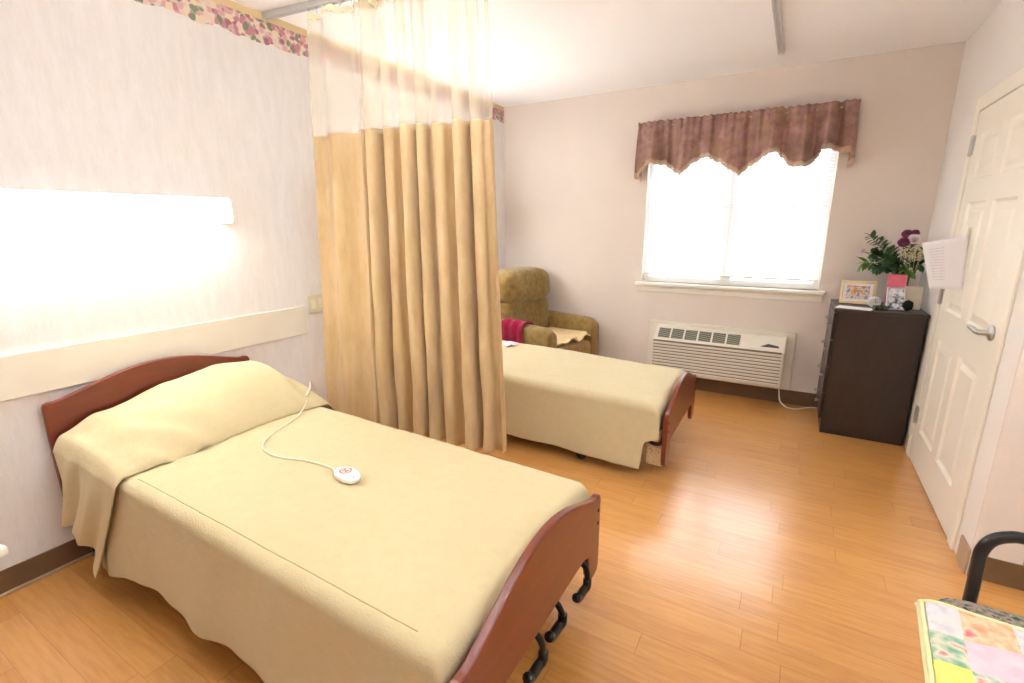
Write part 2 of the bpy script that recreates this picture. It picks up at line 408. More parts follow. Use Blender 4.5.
# ------------------------------------------------------------------ room
XE, YB = 5.0, -1.7           # entry alcove depth, wall behind the camera
YC = 2.48                    # corner where the right wall turns into the entry
struct('floor', MB().box(-.1, XE + .1, YB - .1, Y + .15, -.1, 0), M['floor'])
struct('ceiling', MB().box(-.1, XE + .1, YB - .1, Y + .15, H, H + .1), M['ceil'])
struct('wall_left', MB().box(-.1, 0, YB - .1, Y + .15, 0, H), M['wallpaper'])
struct('wall_back', MB().box(0, XE, YB - .1, YB, 0, H), M['right'])
struct('wall_entry_end', MB().box(XE, XE + .1, YB - .1, YC + .1, 0, H), M['right'])
WX0, WX1, WZ0, WZ1 = 1.445, 2.822, .945, 2.12
b = MB(); b.box(0, WX0, Y, Y + .15, 0, H); b.box(WX1, W + .12, Y, Y + .15, 0, H); b.box(WX0, WX1, Y, Y + .15, 0, WZ0); b.box(WX0, WX1, Y, Y + .15, WZ1, H)
struct('wall_far', b, M['far'])
DY0, DY1, DZ = 2.735, 3.70, 2.035
b = MB(); b.box(W, W + .12, YC + .012, DY0, 0, H); b.box(W, W + .12, DY1, Y, 0, H); b.box(W, W + .12, DY0, DY1, DZ, H)
struct('wall_right', b, M['right'])
b = MB(); b.box(W, XE, YC, YC + .012, 0, H); b.box(W + .12, XE, YC + .012, YC + .1, 0, H)
struct('wall_entry', b, M['far'])
struct('wall_closet', MB().box(W + .5, W + .6, YC + .1, Y + .15, 0, H), M['right'])
# wallpaper border
struct('trim_1', MB().box(0, .002, YB, Y, 2.415, H), M['border'])
# bumper board behind the beds
struct('trim_2', MB().box(0, .014, YB, 1.935, .79, .968, .003), M['band'])
# baseboards
struct('baseboard_left', MB().box(0, .008, YB, Y, 0, .105, .003), M['base'])
b = MB(); b.box(.008, 1.55, Y - .008, Y, 0, .12, .003); b.box(1.55, W, Y - .008, Y, 0, .12, .003)
struct('baseboard_far', b, M['base'])
struct('baseboard_entry', MB().box(W + .002, XE, YC - .008, YC, 0, .11, .003), M['base'])
struct('baseboard_right', MB().box(W - .009, W, YC, 2.60, 0, .12, .003), M['base_b'])
struct('trim_3', MB().box(W - .006, W, 3.79, 3.86, 0, .11, .002), M['base_b'])
struct('trim_4', MB().box(.008, .022, YB, Y - .01, 0, .012, .003), M['base_b'])
struct('trim_5', MB().box(W + .155, W + .163, YC - .004, YC, .11, H - .01), M['base_b'])

# door with six raised panels
def panel_door():
    x0, x1 = W - .008, W + .034
    b = MB(); y0, y1, z1 = DY0 + .004, DY1 - .004, DZ - .004
    st, md = .115, .10
    cols = [(y0 + st, (y0 + y1) / 2 - md / 2), ((y0 + y1) / 2 + md / 2, y1 - st)]
    rows = [(.22, .80), (.97, 1.56), (1.67, 1.91)]
    ys = [y0, cols[0][0], cols[0][1], cols[1][0], cols[1][1], y1]
    for i in (0, 2, 4): b.box(x0, x1, ys[i], ys[i + 1], .008, z1)
    for ca, cb in cols:
        zz = [.008] + [v for r in rows for v in r] + [z1]
        for k in (0, 2, 4, 6): b.box(x0, x1, ca, cb, zz[k], zz[k + 1])
        for ra, rb in rows:
            # sticking slope, recess, raised field
            def ring(d, x): return [(x, ca + d, ra + d), (x, cb - d, ra + d), (x, cb - d, rb - d), (x, ca + d, rb - d)]
            R = ring(0, x0) + ring(.014, x0 + .012) + ring(.03, x0 + .012) + ring(.055, x0 + .003)
            fs = []
            for k in range(3):
                for q in range(4): fs.append([k * 4 + q, k * 4 + (q + 1) % 4, k * 4 + 4 + (q + 1) % 4, k * 4 + 4 + q])
            fs.append([12, 13, 14, 15]); b.add(R, fs)
    d = struct('door_1', b, M['door'])
    h = MB(); h.lathe([(0, -.0), (.031, 0), (.033, -.004), (.033, -.008), (.026, -.012), (.012, -.014), (.012, -.05), (0, -.052)], (x0, 2.785, .99), 24, 'x')
    h.tube(smooth_pts([(x0 - .045, 2.785, .99), (x0 - .052, 2.80, .992), (x0 - .052, 2.85, .996), (x0 - .048, 2.905, .992), (x0 - .046, 2.915, .992)]), [.011] * 8 + [.0105] * 8 + [.009] * 8 + [.0085] * 9, 12)
    h.build('door_handle', M['metal'], d, smooth=True)['label'] = 'brushed metal lever handle'
    MB().box(x0 - .001, x0 + .03, DY0 + .0035, DY0 + .006, .93, 1.05).build('latch_plate', M['metal'], d)
    for z in (1.86, 1.04, .29):
        k = MB(); k.tube([(x0 - .007, DY1 + .004, z - .05), (x0 - .007, DY1 + .004, z + .05)], .0075, 10)
        k.tube([(x0 - .007, DY1 + .004, z - .056), (x0 - .007, DY1 + .004, z - .05)], .005, 8); k.tube([(x0 - .007, DY1 + .004, z + .05), (x0 - .007, DY1 + .004, z + .056)], .005, 8)
        k.box(x0 - .0015, x0 + .001, DY1 - .03, DY1 + .003, z - .05, z + .05); k.box(W - .0165, W - .0135, DY1 + .005, DY1 + .04, z - .05, z + .05)
        k.build('hinge', M['metal'], d)
panel_door()
b = MB(); c0, c1 = W - .013, W
b.box(c0, c1, DY0 - .075, DY0, 0, DZ + .075, .004); b.box(c0, c1, DY1, DY1 + .075, 0, DZ + .075, .004); b.box(c0, c1, DY0, DY1, DZ, DZ + .075, .004)
b.box(W, W + .11, DY0 - .001, DY0 + .002, 0, DZ); b.box(W, W + .11, DY1 - .002, DY1 + .001, 0, DZ)
struct('trim_6', b, M['door'])

# window: double unit with mullion and meeting rails, glass, sill
wn = MB(); fy0, fy1 = Y + .07, Y + .12
t = .045; xm = (WX0 + WX1) / 2
wn.box(WX0, WX0 + t, fy0, fy1, WZ0, WZ1); wn.box(WX1 - t, WX1, fy0, fy1, WZ0, WZ1); wn.box(WX0 + t, WX1 - t, fy0, fy1, WZ0, WZ0 + t); wn.box(WX0 + t, WX1 - t, fy0, fy1, WZ1 - t, WZ1)
wn.box(xm - .045, xm + .045, fy0, fy1, WZ0 + t, WZ1 - t)
for a, c in ((WX0 + t, xm - .045), (xm + .045, WX1 - t)): wn.box(a, c, fy0, fy1, 1.56, 1.61)
win = struct('window_1', wn, M['white'], bevel=.003)
for a, c in ((WX0 + t, xm - .045), (xm + .045, WX1 - t)):
    for z0, z1 in ((WZ0 + t, 1.56), (1.61, WZ1 - t)): MB().box(a, c, fy0 + .02, fy0 + .026, z0, z1).build('window_pane', M['pane'], win)
MB().box(WX0 - .045, WX1 + .04, Y - .055, Y + .069, WZ0 - .028, WZ0, .006).build('window_sill', M['white'], win)
MB().box(WX0 - .03, WX1 + .03, Y - .014, Y, WZ0 - .085, WZ0 - .028, .003).build('window_apron', M['white'], win)

# blinds
bl = thing('window_blind', 'white horizontal slat blind lowered over the bright window', 'blind', (xm, Y + .035, WZ0))
MB().box(WX0 + .006, WX1 - .006, Y + .012, Y + .052, WZ1 - .04, WZ1 - .002, .004).build('headrail', M['white'], bl)
s = MB(); z = 1.045; k = 0
while z < WZ1 - .05:
    n = 6
    for i in range(n):
        pass
    # gently bowed slat
    a = math.radians(-63); w = .0125
    pr = []
    for i in range(5):
        u = -1 + 2 * i / 4; yy = u * w * math.cos(a); zz = -u * w * math.sin(a) + .0018 * (1 - u * u); pr.append((Y + .032 + yy, z + zz))
    vs = []; 
    for xx in (WX0 + .01, WX1 - .01): vs += [(xx, p[0], p[1]) for p in pr]
    s.add(vs, [[i, i + 1, 6 + i, 5 + i] for i in range(4)])
    z += .0225
s.build('slats', M['slat'], bl, smooth=True)
MB().box(WX0 + .01, WX1 - .01, Y + .02, Y + .044, 1.012, 1.03, .004).build('bottom_rail', M['white'], bl)
for xx in (WX0 + .16, xm, WX1 - .16):
    q = MB(); q.tube([(xx, Y + .0185, 1.02), (xx, Y + .0185, WZ1 - .04)], .0011, 6); q.tube([(xx, Y + .046, 1.02), (xx, Y + .046, WZ1 - .04)], .0011, 6)
    q.build('ladder_cord', M['cord'], bl)
q = MB(); q.tube([(WX1 - .24, Y + .008, WZ1 - .05), (WX1 - .245, Y + .006, 1.1)], .003, 8); q.build('tilt_wand', M['white'], bl)

# ------------------------------------------------------------------ valance
va = thing('window_valance', 'brown and mauve damask valance with scalloped fringed hem above the window', 'valance', (2.14, Y - .12, 1.85))
VX0, VX1, VZ = 1.38, 2.885, 2.272
hem = [(1.375, 1.86), (1.47, 1.965), (1.60, 1.955), (1.74, 1.862), (1.885, 1.985), (1.96, 1.98), (2.18, 1.848), (2.415, 2.0), (2.54, 1.875), (2.65, 1.885), (2.70, 1.945), (2.712, 1.992), (2.80, 1.975), (2.905, 1.945)]
RET = .10; LT = (VX1 - VX0) + 2 * RET
def vpos(u):
    d = u * LT; yb = Y - .125
    if d < RET: return (VX0, Y - .012 - (d / RET) * .113, 0.0)
    if d > LT - RET: return (VX1, Y - .012 - ((LT - d) / RET) * .113, 0.0)
    return (VX0 + d - RET, yb, 1.0)
def vpt(u, v, drop=0.0):
    x, y, g = vpos(u); d = u * LT
    flat = 1 - .75 * math.exp(-((x - 2.1) / .13) ** 2) - .6 * math.exp(-((x - 1.93) / .09) ** 2)
    gath = (math.sin(d * 78) * .5 + math.sin(d * 131 + 1) * .35) * (.018 * math.exp(-v * 4) + .002)
    gath += (.038 * math.sin(d * 31 + 1.3 * math.sin(d * 9)) + .016 * math.sin(d * 57 + 1)) * min(1, .3 + v) * max(.1, flat)
    zb = interp(hem, x) + .006 * math.sin(d * 60)
    if d > LT - RET: zb = 1.945 - .075 * ((d - (LT - RET)) / RET)
    if d < RET: zb = 1.86 - .03 * (1 - d / RET)
    z = VZ + .0035 * math.sin(d * 130 + 3 * math.sin(d * 7)) + .008 * ns(d * 38, 1) + .008 * ns(d * 12, 3) + (zb - VZ) * v - drop
    y -= gath * g
    if abs(v - .1) < .04: y += .006
    xx = x
    if not g: xx = x + gath * .6
    return (xx, y, z)
MB().grid(lambda u, v: vpt(u, v), 420, 26).build('valance_fabric', M['damask'], va, smooth=True, thick=.002)
f = MB()
NF = 520
for i in range(NF):
    u = (i + .01) / NF; u2 = (i + .96) / NF
    a = vpt(u, 1.0, -.008); c = vpt(u2, 1.0, -.008); dz = .034 + .004 * math.sin(i * 2.1)
    f.add([a, c, (c[0], c[1] - .001, c[2] - dz), (a[0], a[1] - .001, a[2] - dz)], [[0, 1, 2, 3]])
f.build('fringe', M['fringe'], va)
f = MB(); f.grid(lambda u, v: (lambda p: (p[0], p[1] - .0025, p[2]))(vpt(u, 1.0, -.012 + .012 * v)), 420, 1).build('fringe_heading', M['fringe'], va)
f = MB(); f.tube([(VX0 + .003, Y, 2.235), (VX0 + .01, Y - .095, 2.235), (VX1 - .01, Y - .095, 2.235), (VX1 - .003, Y, 2.235)], .006, 8); f.build('curtain_rod', M['metal'], va)

# ------------------------------------------------------------------ air conditioner
ac = thing('air_conditioner', 'ivory through-wall air conditioner below the window', 'air conditioner', (2.14, Y, .12))
MB().box(1.552, 2.712, Y - .034, Y - .0085, .125, .602, .003).build('wall_sleeve', M['band'], ac)
AX0, AX1 = 1.628, 2.652; yb = Y - .034; yf = Y - .20
prof = [(yb, .165), (yf + .03, .165), (yf + .008, .172), (yf, .19), (yf, .455), (yf + .004, .468), (yf + .018, .482), (yf + .10, .562), (yf + .118, .572), (yf + .14, .575), (yb, .575)]
MB().prism(prof, AX0, AX1).build('cabinet', M['ac'], ac, bevel=.008)
# ridged front grille
pr = [(yf + .004, .192)]; z = .196
while z < .43:
    pr += [(yf - .016, z), (yf - .016, z + .014), (yf + .008, z + .0155), (yf + .008, z + .027)]; z += .028
pr += [(yf - .012, z), (yf - .006, z + .012), (yf + .004, z + .014)]
MB().box(AX0 + .008, AX1 - .022, yf - .004, yf + .002, .195, .47).build('grille_shade_backing', M['gap'], ac)  # dark sheet painted as the shade between the louvers
b = MB(); z = .196
while z < .455: b.box(AX0 + .006, AX1 - .02, yf - .016, yf - .0035, z, z + .0175, .003); z += .0268
b.build('front_grille', M['ac'], ac)
# sloped vents
def slope(x, s, up=0.0):
    a = Vector((0, yf + .024, .4885)); c = Vector((0, yf + .096, .558)); d = c - a; n = Vector((0, -d.z, d.y)).normalized()
    p = a + d * s + n * up; return (x, p.y, p.z)
NV = 6; vx0, vx1 = AX0 + .03, AX0 + .70; wv = (vx1 - vx0) / NV
for i in range(NV):
    a0, a1 = vx0 + i * wv + .007, vx0 + (i + 1) * wv - .007
    v = MB(); v.add([slope(a0, 0, .0015), slope(a1, 0, .0015), slope(a1, 1, .0015), slope(a0, 1, .0015), slope(a0, 0, -.003), slope(a1, 0, -.003), slope(a1, 1, -.003), slope(a0, 1, -.003)], [[0, 1, 2, 3], [0, 4, 5, 1], [1, 5, 6, 2], [2, 6, 7, 3], [3, 7, 4, 0]])
    v.build('air_vent', M['vent'], ac)['label'] = 'dark green louvred vent opening'
v = MB(); v.add([slope(AX0 + .73, -.1, .003), slope(AX1 - .03, -.1, .003), slope(AX1 - .03, 1.05, .003), slope(AX0 + .73, 1.05, .003), slope(AX0 + .73, -.1, -.003), slope(AX1 - .03, -.1, -.003), slope(AX1 - .03, 1.05, -.003), slope(AX0 + .73, 1.05, -.003)], [[0, 1, 2, 3], [0, 4, 5, 1], [1, 5, 6, 2], [2, 6, 7, 3], [3, 7, 4, 0]])
cd = v.build('control_door', M['ac'], ac)
v = MB(); v.add([slope(AX0 + .84, .08, .0045), slope(AX1 - .045, .08, .0045), slope(AX1 - .05, .26, .0045), slope(AX0 + .90, .40, .0045)], [[0, 1, 2, 3]]); v.build('finger_slot', M['dkslot'], cd)['label'] = 'dark finger slot'
MB().tube(smooth_pts([(2.64, Y - .10, .17), (2.645, Y - .10, .12), (2.66, Y - .11, .05), (2.71, Y - .13, .012), (2.78, Y - .12, .006), (2.86, Y - .04, .006), (2.90, Y - .017, .006), (2.94, Y - .0165, .006)]), .0055, 8).build('power_cord', M['cord'], ac, smooth=True)

# ------------------------------------------------------------------ beds
def board(name, x0, x1, y0, y1, zend, zcrown, zbot, ztab, parent, tabw=.09):
    cy = (y0 + y1) / 2; hw = (y1 - y0) / 2; top = []
    tab = [(-1, zend - .02), (-.985, zend - .004), (-.95, zend), (-.90, zend - .001), (-.84, zend + .004)]
    for u, z in tab: top.append((cy + u * hw, z))
    N = 24
    for i in range(N + 1):
        u = -.80 + 1.6 * i / N; a = min(1, (1 - abs(u)) / .2)
        sN = (1 - abs(u) / .84); t_ = max(0, min(1, sN)); t_ = math.sin(t_ * PI / 2) ** 1.15
        top.append((cy + u * hw, zend + .006 + (zcrown - zend - .006) * t_))
    for u, z in tab[::-1]: top.append((cy - u * hw, z))
    bot = [(y1, ztab + .03), (y1 - .012, ztab + .006), (y1 - .03, ztab), (y1 - tabw + .02, ztab + .004), (y1 - tabw, ztab + .03), (y1 - tabw - .02, zbot - .015), (y1 - tabw - .06, zbot)]
    bot += [(y0 + (y1 - p[0]), p[1]) for p in bot[::-1]]
    return MB().prism(top + bot, x0, x1).build(name, M['cherry'], parent, bevel=.006, seg=3, smooth=False)

def make_bed(y0, dz, label, first=True):
    """hospital style bed: head on left wall, foot at x = 2.13"""
    t = thing('hospital_bed', label, 'bed', (1.1, y0 + .44, 0), group='hospital beds')
    board('headboard', .03, .058, y0, y0 + .88, .753 + dz * .5, .835 + dz * .5, .34, .30, t)
    board('footboard', 2.10, 2.126, y0, y0 + .88, .512 + dz, .625 + dz, .325 + dz, .19 + dz, t)
    fb = [o for o in bpy.data.objects if o.parent == t and o.name.startswith('footboard')][0]
    for yy in (y0 + .025, y0 + .855):
        for zz in (.455, .405): MB().lathe([(0, .003), (.006, .003), (.0075, 0), (.0075, -.002)], (2.127, yy, zz + dz), 12, 'x').build('bolt', M['steel'], fb)
    m = MB(); zt = .50 + dz
    m.box(.09, 2.07, y0 + .045, y0 + .835, zt - .15, zt, .03, 3); m.build('mattress', M['cream_p'], t, smooth=True)
    f = MB(); zf = .335 + dz
    for yy in (y0 + .07, y0 + .78): f.box(.06, 2.11, yy, yy + .03, zf, zf + .045)
    for xx in (.07, .7, 1.35, 2.06): f.box(xx, xx + .035, y0 + .1, y0 + .78, zf + .002, zf + .042)
    f.build('frame', M['steel'], t)
    for xx in (.09, 1.82 if first else 1.60):
        for yy in (y0 + .055, y0 + .825):
            l = MB(); l.box(xx - .018, xx + .018, yy - .018, yy + .018, .075, zf + .01)
            lg = l.build('leg', M['black'] if first else M['steel'], t, bevel=.003)
            c = MB(); c.lathe([(0, -.012), (.028, -.012), (.036, -.008), (.036, .008), (.028, .012), (0, .012)], (xx, yy, .036), 20, 'y')
            c.box(xx - .014, xx + .014, yy - .018, yy + .018, .06, .085); c.build('caster', M['black'], lg)
    return t, zf
bed1, zf1 = make_bed(.633, 0, 'cherry-ended hospital bed nearest the camera, under the lit wall light')
bed2, zf2 = make_bed(2.60, -.092, 'cherry-ended hospital bed beyond the curtain, beside the recliner', False)
# crank handles at the foot of the near bed
for yy, zz, ln in ((1.365, .325, .10), (1.155, .325, .075), (1.02, .325, .095)):
    k = MB()
    k.tube(smooth_pts([(1.98, yy, zz), (2.09, yy, zz), (2.122, yy, zz - .012), (2.135, yy + .005, zz - .04), (2.135, yy + .012, zz - ln + .02)]), .0105, 8)
    k.tube(smooth_pts([(2.135, yy + .012, zz - ln + .025), (2.135, yy + .008, zz - ln), (2.13, yy - .012, zz - ln - .008), (2.13, yy - .055, zz - ln - .004), (2.13, yy - .075, zz - ln + .012)]), .0155, 10)
    k.box(2.06, 2.10, yy - .014, yy + .016, zz - .04, zz + .004, .004)
    k.build('crank_handle', M['black'], bed1, smooth=True)['label'] = 'black folded crank handle'
MB().box(2.01, 2.108, 2.632, 2.67, .085, .30, .006).build('leg_panel', M['speck'], bed2)['label'] = 'speckled beige foot leg panel'
k = MB(); k.tube(smooth_pts([(1.97, 2.625, .30), (2.03, 2.625, .23), (2.09, 2.625, .235), (2.105, 2.625, .33)], 6), .011, 8); k.build('side_bracket', M['black'], bed2, smooth=True)

# spreads ------------------------------------------------------------------
def cross(y0, y1, zt, zh_near, zh_far, v, r=.045, flare=.02):
    """point (y,z,depth) across a draped spread; v 0 near hem .. 1 far hem"""
    A = .34; Bv = .66
    if v < A:
        k = v / A; h = zt - r - zh_near; dep = 1 - k
        return y0 - flare * dep, zh_near + h * k, dep, -1
    if v > Bv:
        k = (1 - v) / (1 - Bv); h = zt - r - zh_far; dep = 1 - k
        return y1 + flare * dep, zh_far + h * k, dep, 1
    k = (v - A) / (Bv - A); e = .16
    if k < e:
        a = k / e * PI / 2; return y0 + r * (1 - math.cos(a)), zt - r + r * math.sin(a), 0, 0
    if k > 1 - e:
        a = (1 - k) / e * PI / 2; return y1 - r * (1 - math.cos(a)), zt - r + r * math.sin(a), 0, 0
    q = (k - e) / (1 - 2 * e); return y0 + r + (y1 - y0 - 2 * r) * q, zt, 0, 0

def spread_main(x0, x1, y0, y1, ztab, hem, hemfar, amp, fz, seed):
    def fn(u, v):
        x = x0 + (x1 - x0) * u
        zt = interp(ztab, x)
        e = x1 - x; r_ = .05
        drop = 0
        if e < r_: drop = r_ - math.sqrt(max(0, r_ * r_ - (r_ - e) ** 2))
        y, z, dep, sd = cross(y0, y1, zt, interp(hem, x), hemfar, v)
        if dep == 0 and sd == 0: z -= drop * 1.6
        else: z -= drop * 1.6 * (1 - dep)
        if sd:
            w = dep ** .8
            y += -sd * 0 + sd * amp * w * (math.sin(x * fz + seed + .8 * math.sin(x * 5)) + .4 * math.sin(x * fz * 2.3 + seed) - .2)
        z += .0035 * ns(x * 5 + seed, y * 5, z * 3) + .0018 * ns(x * 16, y * 16, seed) + (.006 * ns(x * 1.7 + seed, y * 2.2) if not sd else 0)
        return (x, y, z)
    return fn
sp1 = thing('bedspread', 'beige woven bedspread drawn over the pillow of the near bed', 'bedspread', (1.1, 1.07, .16), group='bedspreads')
F1 = spread_main(.30, 2.085, .648, 1.528, [(.3, .57), (1.0, .558), (2.1, .538)], [(.3, .075), (.40, .10), (.63, .165), (1.1, .145), (1.5, .15), (2.1, .16)], .18, .011, 13, 1.0)
m1 = MB(); m1.grid(F1, 220, 130)
# pillow end: the spread folded over the pillow
PX0, PX1 = .085, .625
def Npil(y):   # crown height across the bed
    return sm([(.60, .0), (.66, .055), (.80, .125), (1.05, .19), (1.25, .218), (1.40, .20), (1.50, .11), (1.575, .0)], y)
def Mpil(t):   # along the bed, 0 head .. 1 front crease
    if t < .35: q = t / .35; return .74 + .26 * math.sin(q * PI / 2)
    q = (t - .35) / .65; return max(0, 1 - q ** 2.3) ** .85
def flap(u, v):
    A, Bv = .36, .80
    if A <= v <= Bv:
        k = (v - A) / (Bv - A); y = .628 + (1.57 - .628) * k
        t = u; xe = PX1 + .012 * math.sin(y * 9) + .015 * (1 if y > 1.4 else 0) * (y - 1.4) * 10
        x = PX0 + (xe - PX0) * t
        z = .574 + Npil(y) * Mpil(t) 
        if k < .05: z -= .035 * (1 - k / .05) ** 2
        if k > .95: z -= .05 * ((k - .95) / .05) ** 2
        wr = .018 * math.sin((y * 1.0 - x * .9) * 38) * math.exp(-((y - .86) / .13) ** 2) * t
        z += wr * .6 + .005 * ns(x * 7, y * 7) + .002 * ns(x * 22, y * 22)
        if t > .97: z -= .006 * (t - .97) / .03
        return (x, y, z)
    if v < A:
        k = v / A; dep = 1 - k
        zt = .54 + Npil(.628) * Mpil(u)
        xh_u = u
        zh = sm([(0, .235), (.55, .26), (.72, .21), (1.4, -.12)], u)
        z = zh + (zt - zh) * k
        xe = .36 + (PX1 - .36) * k ** .9
        x = PX0 - .02 * dep + (xe - PX0 + .02 * dep) * u
        y = .628 - .018 * dep + dep ** .7 * (.024 * math.sin(u * 15 + .6 + dep * .8) + .009 * math.sin(u * 29 + 2)) * (1 - .6 * u ** 4) - .012 * dep * u
        return (x, y, z)
    k = (1 - v) / (1 - Bv); dep = 1 - k
    zt = .524 + Npil(1.57) * Mpil(u); z = .22 + (zt - .22) * k
    return (PX0 + (PX1 - PX0) * u, 1.57 + .015 * dep * math.sin(u * 14), z)
m1.grid(flap, 130, 240)
m1.build('spread_cloth', M['spread'], sp1, smooth=True, thick=.004)
sm1 = MB(); sm1.tube([(lambda p: (p[0], p[1], p[2] + .002))(F1((x - .30) / 1.785, .34 + .32 * .15)) for x in [.66 + i * .04 for i in range(34)]], .0016, 6); sm1.build('side_seam', M['seam'], sp1)['label'] = 'darker stitched seam along the side edge'

sp2 = thing('bedspread', 'beige woven bedspread smoothed flat over the far bed', 'bedspread', (1.1, 3.03, .08), group='bedspreads')
F2 = spread_main(.09, 2.08, 2.612, 3.45, [(.1, .505), (1.0, .485), (2.1, .455)], [(.1, .09), (1.0, .085), (1.9, .06), (1.985, .055), (2.0, .23), (2.1, .27)], .30, .010, 10, 2.4)
MB().grid(F2, 220, 120).build('spread_cloth', M['spread'], sp2, smooth=True, thick=.004)

# nurse call control and its cord on the near bed
nc = thing('call_control', 'white nurse call control with a red symbol lying on the near bed', 'remote control', (1.31, 1.075, .555))
zc = .562
k = MB()
def rem_outline(sc, z):
    P = [(-.062, 0), (-.05, .02), (-.02, .036), (.02, .037), (.05, .026), (.072, .006), (.066, -.022), (.03, -.036), (-.02, -.036), (-.05, -.02)]
    ca, sa = math.cos(-.12), math.sin(-.12)
    return [(1.31 + (x * ca - y * sa) * sc, 1.075 + (x * sa + y * ca) * sc, z) for x, y in P]
rings = [rem_outline(.92, zc), rem_outline(1.0, zc + .006), rem_outline(.98, zc + .016), rem_outline(.85, zc + .021)]
vs = [p for r in rings for p in r]; n = 10
k.add(vs, [[i * n + j, i * n + (j + 1) % n, (i + 1) * n + (j + 1) % n, (i + 1) * n + j] for i in range(3) for j in range(n)] + [list(range(n))[::-1], [3 * n + j for j in range(n)]])
k.build('handset', M['remote'], nc, bevel=.002)
zi = zc + .0226; k = MB()
def ring2(r0, r1, c=(1.303, 1.078), z=zi, n=28):
    vs = []; 
    for i in range(n):
        a = 2 * PI * i / n; vs += [(c[0] + r0 * math.cos(a), c[1] + r0 * math.sin(a), z), (c[0] + r1 * math.cos(a), c[1] + r1 * math.sin(a), z)]
    return vs, [[2 * i, 2 * i + 1, (2 * i + 3) % (2 * n), (2 * i + 2) % (2 * n)] for i in range(n)]
k.add(*ring2(.0175, .022)); 
k.box(1.303 - .010, 1.303 - .006, 1.078 - .010, 1.078 + .010, zi, zi + .0004); k.box(1.303 + .006, 1.303 + .010, 1.078 - .010, 1.078 + .010, zi, zi + .0004); k.box(1.303 - .006, 1.303 + .006, 1.078 - .002, 1.078 + .002, zi, zi + .0004)
k.build('call_button', M['red'], nc)['label'] = 'red ringed call symbol'
MB().lathe([(0, .0225), (.0025, .0225), (.003, .0205)], (1.363, 1.06, zc), 10).build('indicator', M['black'], nc)
cp = smooth_pts([(1.25, 1.076, .567), (1.20, 1.09, .566), (1.08, 1.08, .566), (.97, 1.045, .568), (.86, 1.05, .569), (.785, 1.10, .571), (.745, 1.17, .572), (.71, 1.27, .575), (.665, 1.36, .578), (.62, 1.43, .60), (.57, 1.50, .645), (.52, 1.545, .66), (.50, 1.585, .60), (.47, 1.61, .45), (.42, 1.63, .2), (.30, 1.66, .02), (.12, 1.70, .008), (.02, 1.74, .01), (.016, 1.76, .12), (.012, 1.76, .17)])
MB().tube(cp, .0035, 8).build('cord', M['cord'], nc, smooth=True)
MB().tube([(p[0], p[1], p[2]) for p in [(.598, 1.455, .622), (.578, 1.49, .642)]], .0065, 8).build('cord_clip', M['cream_p'], nc)

# ------------------------------------------------------------------ wall lights
def wall_light(y0, label, up=False):
    t = thing('wall_light', label, 'wall light', (0, y0 + .61, 1.47), local=True, group='wall lights over the beds')
    L = .61
    hb = MB(); hb.prism([(0.002, 0.0), (.029, 0.0), (.029, .118), (.122, .118), (.122, .124), (.002, .124)] if not up else [(0.002, 0.0), (.029, 0.0), (.029, .118), (.002, .118)], -L, L, 'y'); hb.build('housing', M['white'], t)
    d = MB(); d.prism([(.03, .004), (.112, .0), (.124, .012), (.124, .108), (.119, .116), (.03, .116)], -L + .004, L - .004, 'y'); d.build('diffuser', M['lamp2' if up else 'lamp'], t, bevel=.003)
    for sgn in (-1, 1):
        e = MB(); e.prism([(.002, -.002), (.113, -.002), (.127, .012), (.127, .107), (.11, .126), (.002, .126)], sgn * L, sgn * (L + .004), 'y'); e.build('end_cap', M['white'], t)
    return t
wl = wall_light(.265, 'lit white fluorescent wall light above the near bed')
wl2 = wall_light(2.45, 'lit white wall light above the far bed, behind the curtain', True)

op = thing('outlet_plate', 'ivory wall plate with call jacks left of the curtain', 'wall plate', (0, 2.03, .965))
MB().box(0, .006, 1.972, 2.088, .908, 1.024, .002).build('cover_plate', M['ivory'], op)
for yy in (2.002, 2.058): MB().box(.005, .009, yy - .016, yy + .016, .935, .998, .002).build('socket', M['cream_p'], op)

# ------------------------------------------------------------------ curtain track and curtain
tr = thing('curtain_track', 'grey aluminium cubicle curtain track fixed to the ceiling', 'curtain track', (1.2, 1.98, H))
def ytr(x): return 1.885 + .105 * x
path = [(0.003, ytr(0)), (2.05, ytr(2.05))]
arc = []
cx_, cy_ = 2.13, 2.36
for i in range(13):
    a = -PI / 2 + .1 + (PI / 2 - .1) * i / 12; arc.append((cx_ + .27 * math.cos(a), cy_ + .265 * math.sin(a)))
path = path + arc + [(2.40, 3.965)]
b = MB(); N = len(path); vs = []
for i, (x, y) in enumerate(path):
    a = Vector(path[max(i - 1, 0)]); c = Vector(path[min(i + 1, N - 1)]); d = (c - a).normalized(); nn = Vector((-d.y, d.x))
    for s_, z in ((-.017, H), (-.017, H - .03), (-.005, H - .03), (-.005, H - .026), (.005, H - .026), (.005, H - .03), (.017, H - .03), (.017, H)):
        vs.append((x + nn.x * s_, y + nn.y * s_, z))
b.add(vs, [[i * 8 + j, i * 8 + (j + 1) % 8, (i + 1) * 8 + (j + 1) % 8, (i + 1) * 8 + j] for i in range(N - 1) for j in range(8)] + [list(range(8)), [(N - 1) * 8 + j for j in range(8)]])
b.build('rail', M['rail'], tr)
MB().box(2.38, 2.42, 3.962, 3.975, H - .034, H - .001, .003).build('end_stop', M['white'], tr)

cu = thing('privacy_curtain', 'tan pleated privacy curtain with open net top between the beds', 'curtain', (.85, 1.98, .36))
